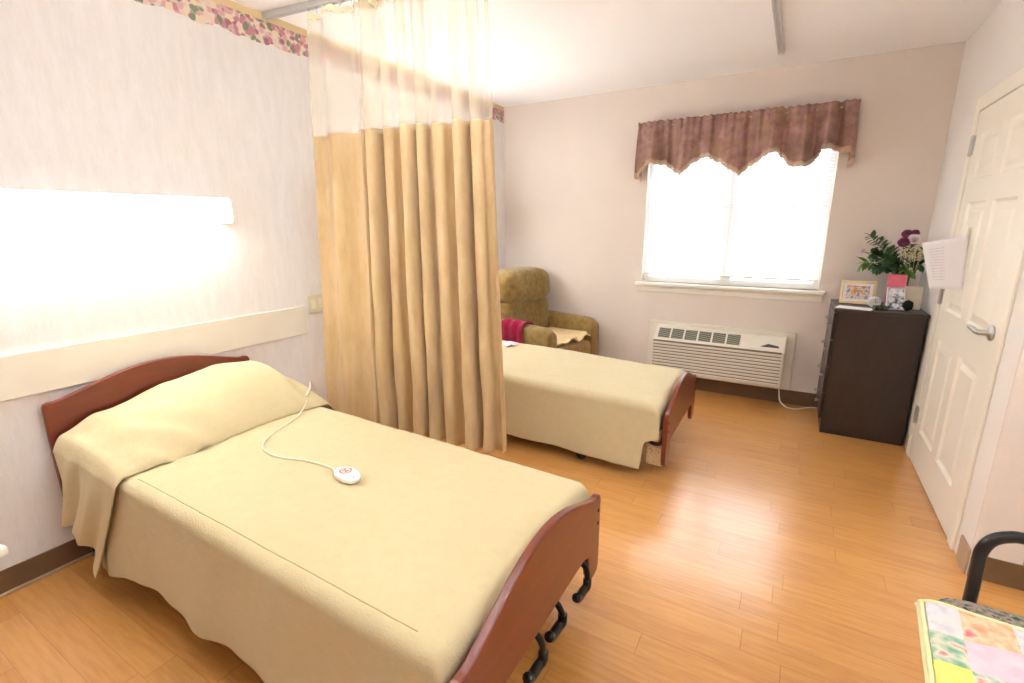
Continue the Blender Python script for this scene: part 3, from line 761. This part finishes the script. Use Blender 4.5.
# fold path: list of (s, x, dy)
KN = [(0.0, 0.0, .07), (.035, .012, -.03), (.06, .035, -.045)]
def cpath(u, t):
    """u 0..1 along cloth, t 0 top .. 1 bottom; returns x,y"""
    xl = .285 - .09 * t; xr = 1.345 + .085 * t
    split = .30; xs = .66 - .02 * t
    if u < split:
        k = u / split; x = xl + (xs - xl) * k
        if k < .12: dy = .055 - (.085) * (k / .12)
        else: dy = -.03 + .034 * math.sin((k - .12) * 11.5) * (1 - .2 * t)
    else:
        k = (u - split) / (1 - split); nf = 7.5
        ph = k * nf * 2 * PI + .6 * math.sin(k * 13) + .15 * t * math.sin(k * 31)
        am = (.046 + .022 * math.sin(k * 17 + 1)) * (1 + .3 * t)
        x = xs + (xr - xs) * k - .0115 * math.sin(2 * ph) + .012 * math.sin(k * 19)
        dy = am * math.sin(ph) - .03 * (1 - k)
        if k > .93: dy += -.02 * (k - .93) / .07
    return x, ytr(x) + dy - .035 * t
def cpt(u, z):
    t = max(0, min(1, (2.5 - z) / 2.14)); x, y = cpath(u, t)
    a = .008 * max(0, (1.9 - z)) 
    return (x + a * ns(u * 30, z * 2.5), y + a * ns(u * 22 + 9, z * 3) * 1.3, z)
ZN, ZB, ZT = 1.925, .285, 2.487
MB().grid(lambda u, v: cpt(u, ZB + .012 * math.sin(u * 40) * (1 - v) + (ZN - ZB) * v), 620, 60, uv=True).build('fabric_panel', M['curtain'], cu, smooth=True, thick=.0012)
MB().grid(lambda u, v: cpt(u, ZN - .012 + (ZT - ZN + .012) * v), 620, 14, uv=True).build('mesh_panel', M['net'], cu, smooth=True)['label'] = 'cream open net panel'
MB().grid(lambda u, v: (lambda p: (p[0], p[1] - .001, p[2]))(cpt(u, ZN - .016 + .016 * v)), 620, 1).build('mesh_seam', M['curtain'], cu, smooth=True)
MB().grid(lambda u, v: (lambda p: (p[0], p[1], p[2] - .006 + .006 * math.cos(u * 2 * PI * 22)))(cpt(u, ZT - .002 + .03 * v)), 620, 2).build('top_hem', M['net_hem'], cu, smooth=True)
NH = 22
for i in range(NH):
    u = (i + .5) / NH; p = cpt(u, ZT + .02); xx, yy = p[0], ytr(p[0])
    h = MB(); h.tube([(xx, yy, H - .029), (xx, yy, H - .038), ((xx + p[0]) / 2, (yy + p[1]) / 2, H - .045), (p[0], p[1], ZT + .02)], .0016, 6)
    h.box(xx - .006, xx + .006, yy - .006, yy + .006, H - .036, H - .0305, .001)
    h.build('curtain_hook', M['metal'], cu)

# ------------------------------------------------------------------ recliner
th = math.radians(-12)
rc = thing('recliner', 'olive velour recliner with tufted back in the corner beyond the far bed', 'armchair', (.65, 3.945, 0), th, local=True)
def puff(b, x0, x1, y0, y1, z0, z1, pw=.45, lean=0.0, tuft=None, tx=0.0):
    """rounded cushion; lean shifts x with z"""
    c = ((x0 + x1) / 2, (y0 + y1) / 2, (z0 + z1) / 2); r = ((x1 - x0) / 2, (y1 - y0) / 2, (z1 - z0) / 2)
    o = len(b.v); b.ell(c, r, 48, 28, pw)
    for i in range(o, len(b.v)):
        x, y, z = b.v[i]
        if tuft:
            k = 0
            for ty in tuft: k += math.exp(-((y - ty) / .022) ** 2)
            if x > c[0]: x -= .028 * k * (x - c[0]) / r[0]
        x += lean * (z - z0) + .004 * ns(y * 9, z * 9, x * 9)
        b.v[i] = (x, y, z + .003 * ns(x * 8, y * 8, z * 8))
b = MB(); b.box(-.30, .30, -.30, .30, .06, .30, .02); puff(b, -.22, .36, -.275, .275, .25, .46, .35); b.build('seat', M['rec'], rc, smooth=True)
b = MB(); puff(b, -.34, -.09, -.33, .345, .38, .81, .5, -.10, (-.11, .12)); b.build('backrest', M['rec'], rc, smooth=True)
b = MB(); puff(b, -.38, -.08, -.345, .355, .735, 1.06, .6, -.10, (-.11, .12)); b.build('headrest', M['rec'], rc, smooth=True)
b = MB(); b.prism([(-.33, .10), (-.22, .10), (-.24, .60), (-.34, .96), (-.39, .96), (-.37, .5)], -.27, .27, 'y'); b.build('back_shell', M['rec'], rc, bevel=.02, smooth=True)
for sy in (-1, 1):
    b = MB(); yo = sy * .328
    # arm: body plus rolled top that droops at the front
    pr = []
    for i in range(13):
        a = PI * i / 12; pr.append((.062 * math.cos(a), .062 * math.sin(a)))
    pr = [(.055, -.40)] + pr[:1] + pr[1:-1] + pr[-1:] + [(-.055, -.40)]
    xs = [(-.34, .57, .9), (-.20, .565, 1.0), (.0, .555, 1.05), (.18, .55, 1.08), (.30, .545, 1.1), (.36, .535, 1.12), (.39, .515, 1.05), (.40, .48, .85)]
    vs = []; n = len(pr)
    for x, zc_, sc in xs:
        for q, (yy, zz) in enumerate(pr): vs.append((x, yo + yy * sc, zc_ + zz * sc if zz > -.1 else .07))
    b.add(vs, [[i * n + j, i * n + (j + 1) % n, (i + 1) * n + (j + 1) % n, (i + 1) * n + j] for i in range(len(xs) - 1) for j in range(n)] + [list(range(n)), [(len(xs) - 1) * n + j for j in range(n)]])
    ar = b.build('armrest', M['rec'], rc, smooth=True, bevel=.004)
    b = MB(); b.prism([(yo - .035, .14), (yo + .035, .14), (yo + .045, .44), (yo + .03, .50), (yo, .515), (yo - .03, .50), (yo - .045, .44)], .385, .407, 'x'); b.build('arm_front', M['rec_d'], ar, bevel=.006)
b = MB(); puff(b, .30, .40, -.27, .27, .10, .42, .3); b.build('footrest', M['rec_d'], rc, smooth=True)
for xx in (-.28, .28):
    for yy in (-.3, .3): MB().lathe([(0, 0), (.02, 0), (.025, .07), (0, .07)], (xx, yy, 0), 12).build('leg', M['black'], rc)
# cream pad on the seat
rm = Matrix.Translation((.65, 3.945, 0)) @ Matrix.Rotation(th, 4, 'Z')
def rcw(x, y, z): return (rm @ Vector((x, y, z)))[:]
def padf(u, v):
    x = -.08 + .47 * u; y = -.245 + .50 * v
    z = .468 + .010 * math.sin(v * 11 + u * 4) * u + .014 * (1 if u > .9 else 0) * math.sin(v * 17) - max(0, (u - .9)) * .1
    e = abs(2 * v - 1); z += .0 if e < .9 else .004
    return rcw(x, y, z)
tag(MB().grid(padf, 40, 40).build('seat_pad', M['pad'], None, smooth=True, thick=.012, off=rcw(.1, 0, .46)), 'cream cloth pad spread on the recliner seat', 'pad')
# maroon throw over near arm
def thr(u, v):
    x = -.12 + .26 * u + .01 * math.sin(v * 7); a = -1.15 + (PI + 2.0) * v
    if v < .3: y = -.335 + .078; z = .43 + .125 * (v / .3)
    elif v < .75:
        an = PI * (v - .3) / .45; y = -.335 + .078 * math.cos(an); z = .556 + .078 * math.sin(an)
    else: y = -.335 - .078; z = .556 - .25 * (v - .75) / .25
    return rcw(x, y + .004 * math.sin(u * 19), z + .006 * math.sin(u * 14))
tag(MB().grid(thr, 40, 50).build('throw', M['maroon'], None, smooth=True, thick=.012, off=rcw(0, -.335, .5)), 'maroon knitted throw draped over the recliner arm nearest the bed', 'throw')
# pink cloth on far bed edge
def tis(u, v):
    a = 2 * PI * u; r = .055 * v * (1 + .25 * math.sin(3 * a)); return (.70 + 1.1 * r * math.cos(a), 3.30 + r * math.sin(a), .505 + .022 * (1 - v) ** .6 + .006 * math.sin(5 * a) * v)
tag(MB().grid(tis, 40, 10).build('handkerchief', M['pinkcloth'], None, smooth=True, thick=.004, off=(.70, 3.30, .5)), 'crumpled pale pink cloth on the far bed by the recliner', 'cloth')

# ------------------------------------------------------------------ dresser
dr = thing('dresser', 'dark espresso chest of drawers between the window wall and the door', 'dresser', (3.15, 4.12, 0))
dx0, dx1, dy0, dy1 = 2.925, 3.395, 3.872, 4.368
MB().box(dx0, dx1, dy0, dy1, 0, .872, .002).build('carcass', M['espresso'], dr)
MB().box(dx0 - .02, dx1 + .012, dy0 - .006, dy1 + .004, .872, .893, .004).build('top', M['espresso'], dr)
z = .105
for i in range(4):
    zz = z + i * .191; d = MB().box(dx0 - .02, dx0 - .001, dy0 + .004, dy1 - .004, zz, zz + .183, .003).build('drawer', M['espresso'], dr)
    for yy in (dy0 + .12, dy1 - .12): MB().lathe([(0, -.028), (.010, -.027), (.013, -.022), (.011, -.014), (.005, -.010), (.005, 0)], (dx0 - .02, yy, zz + .095), 14, 'x').build('knob', M['metal'], d, smooth=True)
ZD = .893
# framed painting, leaning back
def leaning(name, label, cat, cx, y, w, h, rz, tilt, fr, fmat, inner, depth=.014, mat_board=None):
    t = thing(name, label, cat, (cx, y, ZD + .003), rz, local=True)
    R = Matrix.Rotation(-tilt, 4, 'X')
    def tf(mb): mb.v = [(R @ Vector(v))[:] for v in mb.v]; return mb
    b = MB(); b.box(-w / 2, w / 2, 0, depth, 0, fr, .003); b.box(-w / 2, w / 2, 0, depth, h - fr, h, .003); b.box(-w / 2, -w / 2 + fr, 0, depth, fr, h - fr, .003); b.box(w / 2 - fr, w / 2, 0, depth, fr, h - fr, .003)
    tf(b).build('frame', fmat, t)
    if mat_board:
        tf(MB().box(-w / 2 + fr * .8, w / 2 - fr * .8, .005, .009, fr * .8, h - fr * .8)).build('mat_board', mat_board, t)
        q = fr + .018
        tf(MB().box(-w / 2 + q, w / 2 - q, .003, .0052, q, h - q)).build('picture', inner, t)
    else: tf(MB().box(-w / 2 + fr * .8, w / 2 - fr * .8, .004, .009, fr * .8, h - fr * .8)).build('picture', inner, t)
    b = MB(); b.add([(-.02, depth * .9, h * .6), (.02, depth * .9, h * .6), (.025, depth + .07 + h * .3 * math.sin(tilt), .0), (-.025, depth + .07 + h * .3 * math.sin(tilt), .0)], [[0, 1, 2, 3]])
    b.build('easel_back', fmat, t, thick=.003)
    return t
leaning('picture_frame', 'pale wood picture frame with a colourful picture on the dresser', 'picture frame', 3.045, 4.16, .205, .165, math.radians(-6), .28, .018, M['goldframe'], M['picture'], mat_board=M['paper'])
leaning('photo_frame', 'small silver photo frame in front of the vase', 'photo frame', 3.24, 3.965, .102, .15, math.radians(8), .22, .009, M['metal'], M['greyphoto'])
tag(MB().box(-.058, .058, -.10, .10, 0, .002).build('paper_sheet', M['paper'], None, off=(0, 0, 0)), 'white paper lying on the front left of the dresser top', 'paper')
pp = bpy.data.objects['paper_sheet']; pp.location = (3.02, 3.95, ZD + .0005); pp.rotation_euler = (0, 0, math.radians(74))
ck = thing('clock', 'small white oval clock leaning on the picture frame', 'clock', (3.135, 4.05, ZD), math.radians(15), local=True)
b = MB(); b.lathe([(0, -.012), (.034, -.012), (.04, -.006), (.04, .006), (.03, .012), (0, .012)], (0, 0, .037), 28, 'y'); b.v = [(v[0], v[1], v[2] * .92 + .003) for v in b.v]; b.build('case', M['paper'], ck, smooth=False, bevel=.002)
MB().lathe([(0, -.0128), (.029, -.0128)], (0, 0, .037), 28, 'y').build('dial', M['remote'], ck)
b = MB(); b.box(-.001, .001, -.0145, -.0135, .037, .057); b.box(0, .014, -.0145, -.0135, .036, .038); b.build('hand', M['dkslot'], ck)
tag(MB().box(-.045, .045, -.022, .022, 0, .026, .006).build('trinket_box', M['tin'], None, off=(0, 0, 0)), 'dark patterned trinket box beside the silver photo frame', 'box')
o = bpy.data.objects['trinket_box']; o.location = (3.165, 3.965, ZD); o.rotation_euler = (0, 0, .5)
# cards
def card(name, label, cx, y, w, h, m, rz, ang=.5, m2=None):
    t = thing(name, label, 'card', (cx, y, ZD), rz, local=True, group='greeting cards on the dresser')
    for s_, nm in ((0, 'front_cover'), (1, 'back_cover')):
        b = MB(); dy = math.sin(ang / 2) * w
        b.add([(-w / 2, 0, 0), (w / 2, dy * (1 if s_ else -1) * .5, 0), (w / 2, dy * (1 if s_ else -1) * .5, h), (-w / 2, 0, h)], [[0, 1, 2, 3]])
        b.build(nm, m if not s_ else (m2 or m), t, thick=.001)
    return t
card('greeting_card', 'tall pink and coral greeting card behind the silver photo frame', 3.235, 4.045, .098, .228, M['pinkcard'], .05)
card('greeting_card', 'cream folded greeting card at the right end of the dresser', 3.335, 4.09, .105, .15, M['beigecard'], -.08)
bf = thing('pompom', 'small round black knitted ball in front of the cream card', 'ball', (3.305, 3.99, ZD))
b = MB(); b.ell((3.305, 3.99, ZD + .034), (.031, .03, .034), 20, 14)
b.v = [tuple(Vector(v) + (Vector(v) - Vector((3.305, 3.99, ZD + .034))) * .12 * ns(v[0] * 70, v[1] * 70, v[2] * 70)) for v in b.v]; b.build('ball', M['blackfuzz'], bf, smooth=True)
MB().tube([(3.305, 3.99, ZD + .066), (3.303, 3.985, ZD + .074), (3.307, 3.98, ZD + .068)], .0015, 6).build('loop', M['black'], bf)
# vase and bouquet
VXc, VYc = 3.275, 4.20
vs_ = thing('vase', 'clear glass vase holding the bouquet on the dresser', 'vase', (VXc, VYc, ZD))
MB().lathe([(0, .004), (.046, .004), (.050, .012), (.052, .08), (.048, .17), (.056, .248), (.053, .248), (.045, .17), (.048, .08), (.046, .016), (0, .014)], (VXc, VYc, ZD), 28).build('vase_body', M['vase'], vs_, smooth=True)
MB().lathe([(0, .018), (.044, .018), (.0465, .08), (.0445, .14), (0, .14)], (VXc, VYc, ZD), 28).build('water', M['vase'], vs_, smooth=True)
def leafm(b, base, d, L, w, mi=None):
    d = Vector(d).normalized(); up = Vector((0, 0, 1)); s_ = d.cross(up)
    s_ = s_.normalized() if s_.length > .1 else Vector((1, 0, 0)); nrm = s_.cross(d)
    base = Vector(base); vs = []; K = 5
    for i in range(K + 1):
        t = i / K; ww = w * math.sin(PI * min(1, t * .92 + .04)) ** .8; c = base + d * L * t - nrm * L * .25 * t * t
        vs += [c - s_ * ww + nrm * ww * .25, c, c + s_ * ww + nrm * ww * .25]
    b.add(vs, [[i * 3 + j, i * 3 + j + 1, i * 3 + 4 + j, i * 3 + 3 + j] for i in range(K) for j in range(2)], mi)
mouth = Vector((VXc, VYc, ZD + .245))
def stem_to(tip, lean=.02):
    tip = Vector(tip); b0 = Vector((VXc + random.uniform(-.02, .02), VYc + random.uniform(-.02, .02), ZD + .025))
    m_ = mouth + Vector((max(-.028, min(.028, (tip.x - mouth.x) * .3)), max(-.028, min(.028, (tip.y - mouth.y) * .3)), 0))
    return smooth_pts([b0, m_, m_ * .45 + tip * .55 + Vector((0, 0, .012)), tip], 6)
# leafy sprays
sprays = [((3.055, 4.15, 1.36), 'dark'), ((3.075, 4.10, 1.25), 'dark'), ((3.12, 4.2, 1.33), 'dark'), ((3.10, 4.06, 1.15), 'dark'), ((3.17, 4.1, 1.27), 'dark'), ((3.05, 4.2, 1.17), 'light'), ((3.345, 4.12, 1.17), 'dark'), ((3.27, 4.05, 1.13), 'light'), ((3.19, 4.05, 1.18), 'dark'), ((3.30, 4.25, 1.30), 'dark'), ((3.36, 4.2, 1.26), 'dark'), ((3.14, 4.0, 1.22), 'dark')]
sl = ['tall leafy green spray leaning left at the top of the bouquet', 'green leafy spray at the left edge of the bouquet', 'green spray standing behind the left of the bouquet', 'low green spray drooping over the left of the vase', 'green spray in the middle of the bouquet left of the roses', 'pale yellow-green spray pointing left low in the bouquet', 'green spray drooping right below the small cream buds', 'bright light green leaf spray just above the pink card', 'short green spray above the vase mouth', 'green spray behind the purple roses', 'green spray at the right edge of the bouquet', 'green spray nearest the camera in the bouquet']
for (tip, kd), lb in zip(sprays, sl):
    tip = (tip[0] + .012, tip[1], tip[2] + (.012 if tip[2] < 1.24 else 0))
    t = thing('foliage_spray', lb, 'foliage', (VXc, VYc, ZD + .02), group='green sprays in the bouquet')
    pts = stem_to(tip); MB().tube(pts, .0018, 6).build('stem', M['stem'], t)
    b = MB(); n = len(pts)
    for i in range(7, n):
        for sg in (-1, 1):
            d = (pts[i] - pts[i - 1]).normalized(); sd = d.cross(Vector((.3, -1, .2))).normalized() * sg
            q = d * .7 + sd + Vector((random.uniform(-.3, .3), random.uniform(-.5, .2), random.uniform(-.2, .3)))
            leafm(b, pts[i], q, random.uniform(.036, .058) * (1.3 if kd == 'light' else 1), random.uniform(.010, .017) * (1.3 if kd == 'light' else 1))
    leafm(b, pts[-1], pts[-1] - pts[-2], .05, .011)
    b.build('leaves', M['leaf'] if kd == 'dark' else M['leaf2'], t, smooth=True, thick=.0006)
def rose(name, label, tip, m, r=.032):
    t = thing(name, label, 'flower', (VXc, VYc, ZD + .02), group='blooms in the bouquet')
    MB().tube(stem_to(tip), .0022, 6).build('stem', M['stem'], t)
    b = MB(); tip = Vector(tip); ax = Vector((-.25, -.9, .45)).normalized(); X = ax.cross(Vector((0, 0, 1))).normalized(); Z = X.cross(ax)
    for ring, (cnt, rad, hh, op) in enumerate(((3, .30, .55, .1), (4, .55, .6, .3), (5, .8, .6, .55), (6, 1.0, .5, .9))):
        for k in range(cnt):
            a0 = 2 * PI * k / cnt + ring * .7
            def pet(u, v):
                a = a0 + (u - .5) * 2 * PI / cnt * 1.5; rr = r * rad * (.45 + .55 * v ** .5) * (1 + op * .2 * v * v) * (1 - .12 * (2 * u - 1) ** 2)
                h = r * hh * (v * 2.2 - .7 * (2 * u - 1) ** 2 * v) - r * op * .45 * v ** 3 + r * (.5 - .5 * rad)
                return tuple(tip + X * rr * math.cos(a) + Z * rr * math.sin(a) + ax * h)
            b.grid(pet, 6, 5)
    b.build('petals', m, t, smooth=True, thick=.0008)
    b = MB()
    for k in range(5):
        a = 2 * PI * k / 5; leafm(b, tip - ax * .004, X * math.cos(a) + Z * math.sin(a) - ax * .2, .02, .004)
    b.build('sepals', M['stem'], t)
rose('rose', 'purple rose at the front of the bouquet above the cream buds', (3.238, 4.06, 1.322), M['rose'], .029)
rose('rose', 'purple rose at the top of the bouquet behind the white bloom', (3.262, 4.16, 1.375), M['rose'], .026)
rose('rose', 'purple rose at the upper right of the bouquet beside the white bloom', (3.305, 4.17, 1.38), M['rose'], .022)
rose('rose', 'white bloom between the purple roses in the bouquet', (3.288, 4.07, 1.342), M['wrose'], .03)
rose('lily', 'pale bloom at the far left of the bouquet', (3.035, 4.17, 1.26), M['wrose'], .02)
b = MB()
for i in range(90):
    a = random.uniform(0, 2 * PI); rr = random.uniform(0, 1) ** .5
    c = (3.292 + .058 * rr * math.cos(a), 4.05 + random.uniform(-.02, .03), 1.262 + .036 * rr * math.sin(a)); b.ell(c, (.005, .005, .005), 6, 4)
    if i % 9 == 0: b.tube([(VXc + .02, VYc - .01, ZD + .185), ((VXc + c[0]) / 2 + .02, 4.08, 1.15), c], .0008, 4)
tag(b.build('filler_buds', M['gyp'], None, smooth=True, off=(3.29, 4.06, 1.2)), "cluster of tiny cream filler buds below the white bloom", 'flower buds', kind='stuff')

# sheet stuck to the door edge-on, facing the bed
ps = thing('notice_sheet', 'printed white sheet standing out from the door by its right edge', 'notice', (3.40, 3.38, 1.1))
TL, TR, BR, BL = Vector((3.212, 3.375, 1.348)), Vector((3.400, 3.405, 1.386)), Vector((3.395, 3.29, 1.118)), Vector((3.255, 3.25, 1.122))
def shf(u, v):
    a = BL.lerp(BR, u); c = TL.lerp(TR, u); p = a.lerp(c, v); return (p.x, p.y + .012 * math.sin(PI * u), p.z)
MB().grid(shf, 12, 12, uv=True).build('sheet', M['sheet'], ps, smooth=True, thick=.0006)
MB().box(3.392, 3.405, 3.40, 3.416, 1.25, 1.43, .003).build('clip_strip', M['band'], ps)['label'] = 'cream mounting strip'

# ------------------------------------------------------------------ chair with quilt, lower right
ch = thing('tube_armchair', 'black tubular chair with a patterned seat in the lower right corner', 'chair', (3.33, 1.27, 0))
r = .0148
for yy in (1.565, .985):
    b = MB(); b.tube(smooth_pts([(3.148, yy, .012), (3.148, yy, .25), (3.146, yy, .50), (3.144, yy, .585), (3.146, yy, .622), (3.160, yy, .655), (3.188, yy, .674), (3.228, yy, .680), (3.40, yy, .682), (3.60, yy, .68), (3.65, yy, .665), (3.665, yy, .64), (3.67, yy, .50), (3.69, yy, .012)], 6), r, 14)
    fr = b.build('arm_frame', M['black'], ch, smooth=True)
    for xx in (3.148, 3.69): MB().lathe([(0, 0), (.02, 0), (.02, .03), (.0165, .032)], (xx, yy, 0), 14).build('foot_cap', M['black'], fr)
for xx in (3.15, 3.62): MB().tube([(xx, .985, .41), (xx, 1.565, .41)], .012, 10).build('cross_bar', M['black'], ch, smooth=True)
b = MB(); puff(b, 3.05, 3.60, 1.01, 1.545, .425, .486, .28); b.build('seat', M['seatpat'], ch, smooth=True)['label'] = 'green and grey patterned seat cushion'
b = MB(); puff(b, 3.62, 3.67, 1.01, 1.515, .60, .92, .4); b.build('backrest', M['seatpat'], ch, smooth=True)
for yy in (1.02, 1.50):
    b = MB(); b.tube([(3.645, yy, .43), (3.66, yy, .62)], .011, 8); b.build('back_support', M['black'], ch)

qt = thing('quilt', 'pastel patchwork quilt with yellow binding folded on the black chair', 'quilt', (3.25, 1.25, .5))
qa = Vector((3.018, 1.462, 0)); qx = Vector((.985, .03, 0)).normalized(); qy = Vector((-.10, -.99, 0)).normalized()
NX, NY, PS = 4, 4, .104
XS = [0, .066, .166, .27, .374]
lay = [[0, 2, 4, 3], [1, 3, 2, 0], [0, 2, 3, 1], [3, 1, 0, 2]]
def qz(a, c):
    e = max(0, .03 - a) ; e2 = max(0, .02 - c)
    return .499 + .004 * math.sin(a * 26) * math.cos(c * 22) + .003 * ns(a * 14, c * 14) - e * e * 9 - e2 * e2 * 9
for layer, (dz_, sh) in enumerate(((0, 0), (-.014, -.004))):
    b = MB(); G = 10
    for i in range(NX):
        for j in range(NY):
            def pf(u, v, i=i, j=j):
                a = .012 + XS[i] + (XS[i + 1] - XS[i]) * u; c = .012 + (j + v) * PS; p = qa + qx * (a + sh) + qy * (c + sh); 
                seam = .003 * (min(1, min(u, 1 - u) * 9) * min(1, min(v, 1 - v) * 9)); return (p.x, p.y, qz(a, c) + dz_ + seam)
            b.grid(pf, G, G, mi=lay[i][j])
    # binding
    n = 50; LX, LY = XS[4] + .024, NY * PS + .024
    def tubeline(pts): b.tube(pts, .0055, 8, mi=5)
    edge = [qa + qx * (k / n * LX + sh) + qy * (.006 + sh) for k in range(n + 1)]
    tubeline([(p.x, p.y, qz(k / n * LX, .006) + dz_ - .002) for k, p in enumerate(edge)])
    edge = [qa + qx * (.006 + sh) + qy * (k / n * LY + sh) for k in range(n + 1)]
    tubeline([(p.x, p.y, qz(.006, k / n * LY) + dz_ - .002) for k, p in enumerate(edge)])
    b.build('top_layer' if not layer else 'under_layer', PM, qt, smooth=True, thick=0)

# overbed table, only a corner in view at the left edge
ot = thing('overbed_table', 'white overbed table with only its corner showing at the left edge', 'table', (.83, .02, 0))
cx0, cy0, hz = 1.205, .244, .772
def rot2(x, y, a=math.radians(12)): return (cx0 + x * math.cos(a) - y * math.sin(a), cy0 + x * math.sin(a) + y * math.cos(a))
an = math.radians(10)
P = [(0, 0), (-.72, 0), (-.72, -.38), (0, -.38)]
def rr(x, y): return (cx0 + x * math.cos(an) - y * math.sin(an), cy0 + x * math.sin(an) + y * math.cos(an))
MB().prism([rr(*p) for p in P], hz - .022, hz, 'z').build('tabletop', M['white'], ot, bevel=.006)
q = [(-.02, -.02), (-.70, -.02), (-.70, -.36), (-.02, -.36)]
MB().prism([rr(*p) for p in q], hz, hz + .0012, 'z').build('inlay', M['rail'], ot)
b = MB(); c1 = rr(-.66, -.19); b.box(c1[0] - .02, c1[0] + .02, c1[1] - .03, c1[1] + .03, .05, hz - .022, .004); b.build('column', M['metal'], ot)
b = MB(); b.box(c1[0] - .03, c1[0] + .03, c1[1] - .28, c1[1] + .28, .03, .055, .006); b.build('base', M['metal'], ot)
for yy in (c1[1] - .25, c1[1] + .25): MB().lathe([(0, -.01), (.016, -.01), (.016, .01), (0, .01)], (c1[0], yy, .016), 14, 'y').build('caster', M['black'], ot)

# unseen hanging fill lights, added to brighten the room and ceiling
def fill_light(x, y, label):
    t = thing('fill_light', label, 'fill light', (x, y, H), local=True, group='added hanging fill lights')
    b = MB(); b.box(-.60, .60, -.15, .15, -.36, -.30, .025, 3); b.build('diffuser', M['fill_lamp'], t, smooth=True)
    b = MB(); b.box(-.615, .615, -.165, .165, -.378, -.37, .003)
    for a_ in ((-.615, .615, -.165, -.159), (-.615, .615, .159, .165), (-.615, -.609, -.159, .159), (.609, .615, -.159, .159)): b.box(*a_, -.37, -.325, .001)
    b.build('tray', M['tray'], t)
    for xx in (-.45, .45):
        b = MB(); b.tube([(xx, 0, -.02), (xx, 0, -.302)], .005, 8); b.build('hanging_rod', M['metal'], t)
        b = MB(); b.lathe([(0, -.02), (.05, -.02), (.055, -.012), (.055, 0), (0, 0)], (xx, 0, 0), 20); b.build('ceiling_plate', M['white'], t)
    return t
fill_light(1.75, .85, 'added unseen hanging fill light over the near bed')
fill_light(4.2, .9, 'added unseen hanging fill light in the entry alcove')

# ------------------------------------------------------------------ world and daylight
w = bpy.data.worlds.new('World'); bpy.context.scene.world = w; w.use_nodes = True
bg = w.node_tree.nodes['Background']; bg.inputs[0].default_value = (0.84, 0.91, 1.0, 1); bg.inputs[1].default_value = 6.0
pl = bpy.data.lights.new('window_portal', 'AREA'); pl.shape = 'RECTANGLE'; pl.size = WX1 - WX0; pl.size_y = WZ1 - WZ0; pl.cycles.is_portal = True
po = bpy.data.objects.new('window_portal', pl); C.objects.link(po); po.location = (xm, Y + .14, (WZ0 + WZ1) / 2); po.rotation_euler = (-PI / 2, 0, 0)

# ------------------------------------------------------------------ camera
F, yaw, pitch, roll, CXX, CZZ = 482.36, .5264978, -.2380302, -.0050694, 2.63542, 1.45487
f = Vector((-math.sin(yaw) * math.cos(pitch), math.cos(yaw) * math.cos(pitch), math.sin(pitch)))
r0 = Vector((math.cos(yaw), math.sin(yaw), 0)); u0 = r0.cross(f)
R = r0 * math.cos(roll) + u0 * math.sin(roll); U = -r0 * math.sin(roll) + u0 * math.cos(roll)
cam = bpy.data.cameras.new('camera'); co = bpy.data.objects.new('camera', cam); C.objects.link(co)
m = Matrix((R, U, -f)).transposed().to_4x4(); m.translation = (CXX, 0, CZZ); co.matrix_world = m
cam.sensor_width = 36; cam.lens = F / 1024 * 36; cam.clip_start = .02
bpy.context.scene.camera = co
sc = bpy.context.scene
sc.view_settings.view_transform = 'Standard'; sc.view_settings.look = 'None'; sc.view_settings.gamma = 1; sc.view_settings.use_curve_mapping = False
sc.view_settings.exposure = 0.92
sc.cycles.max_bounces = 10; sc.cycles.transparent_max_bounces = 24; sc.cycles.diffuse_bounces = 6
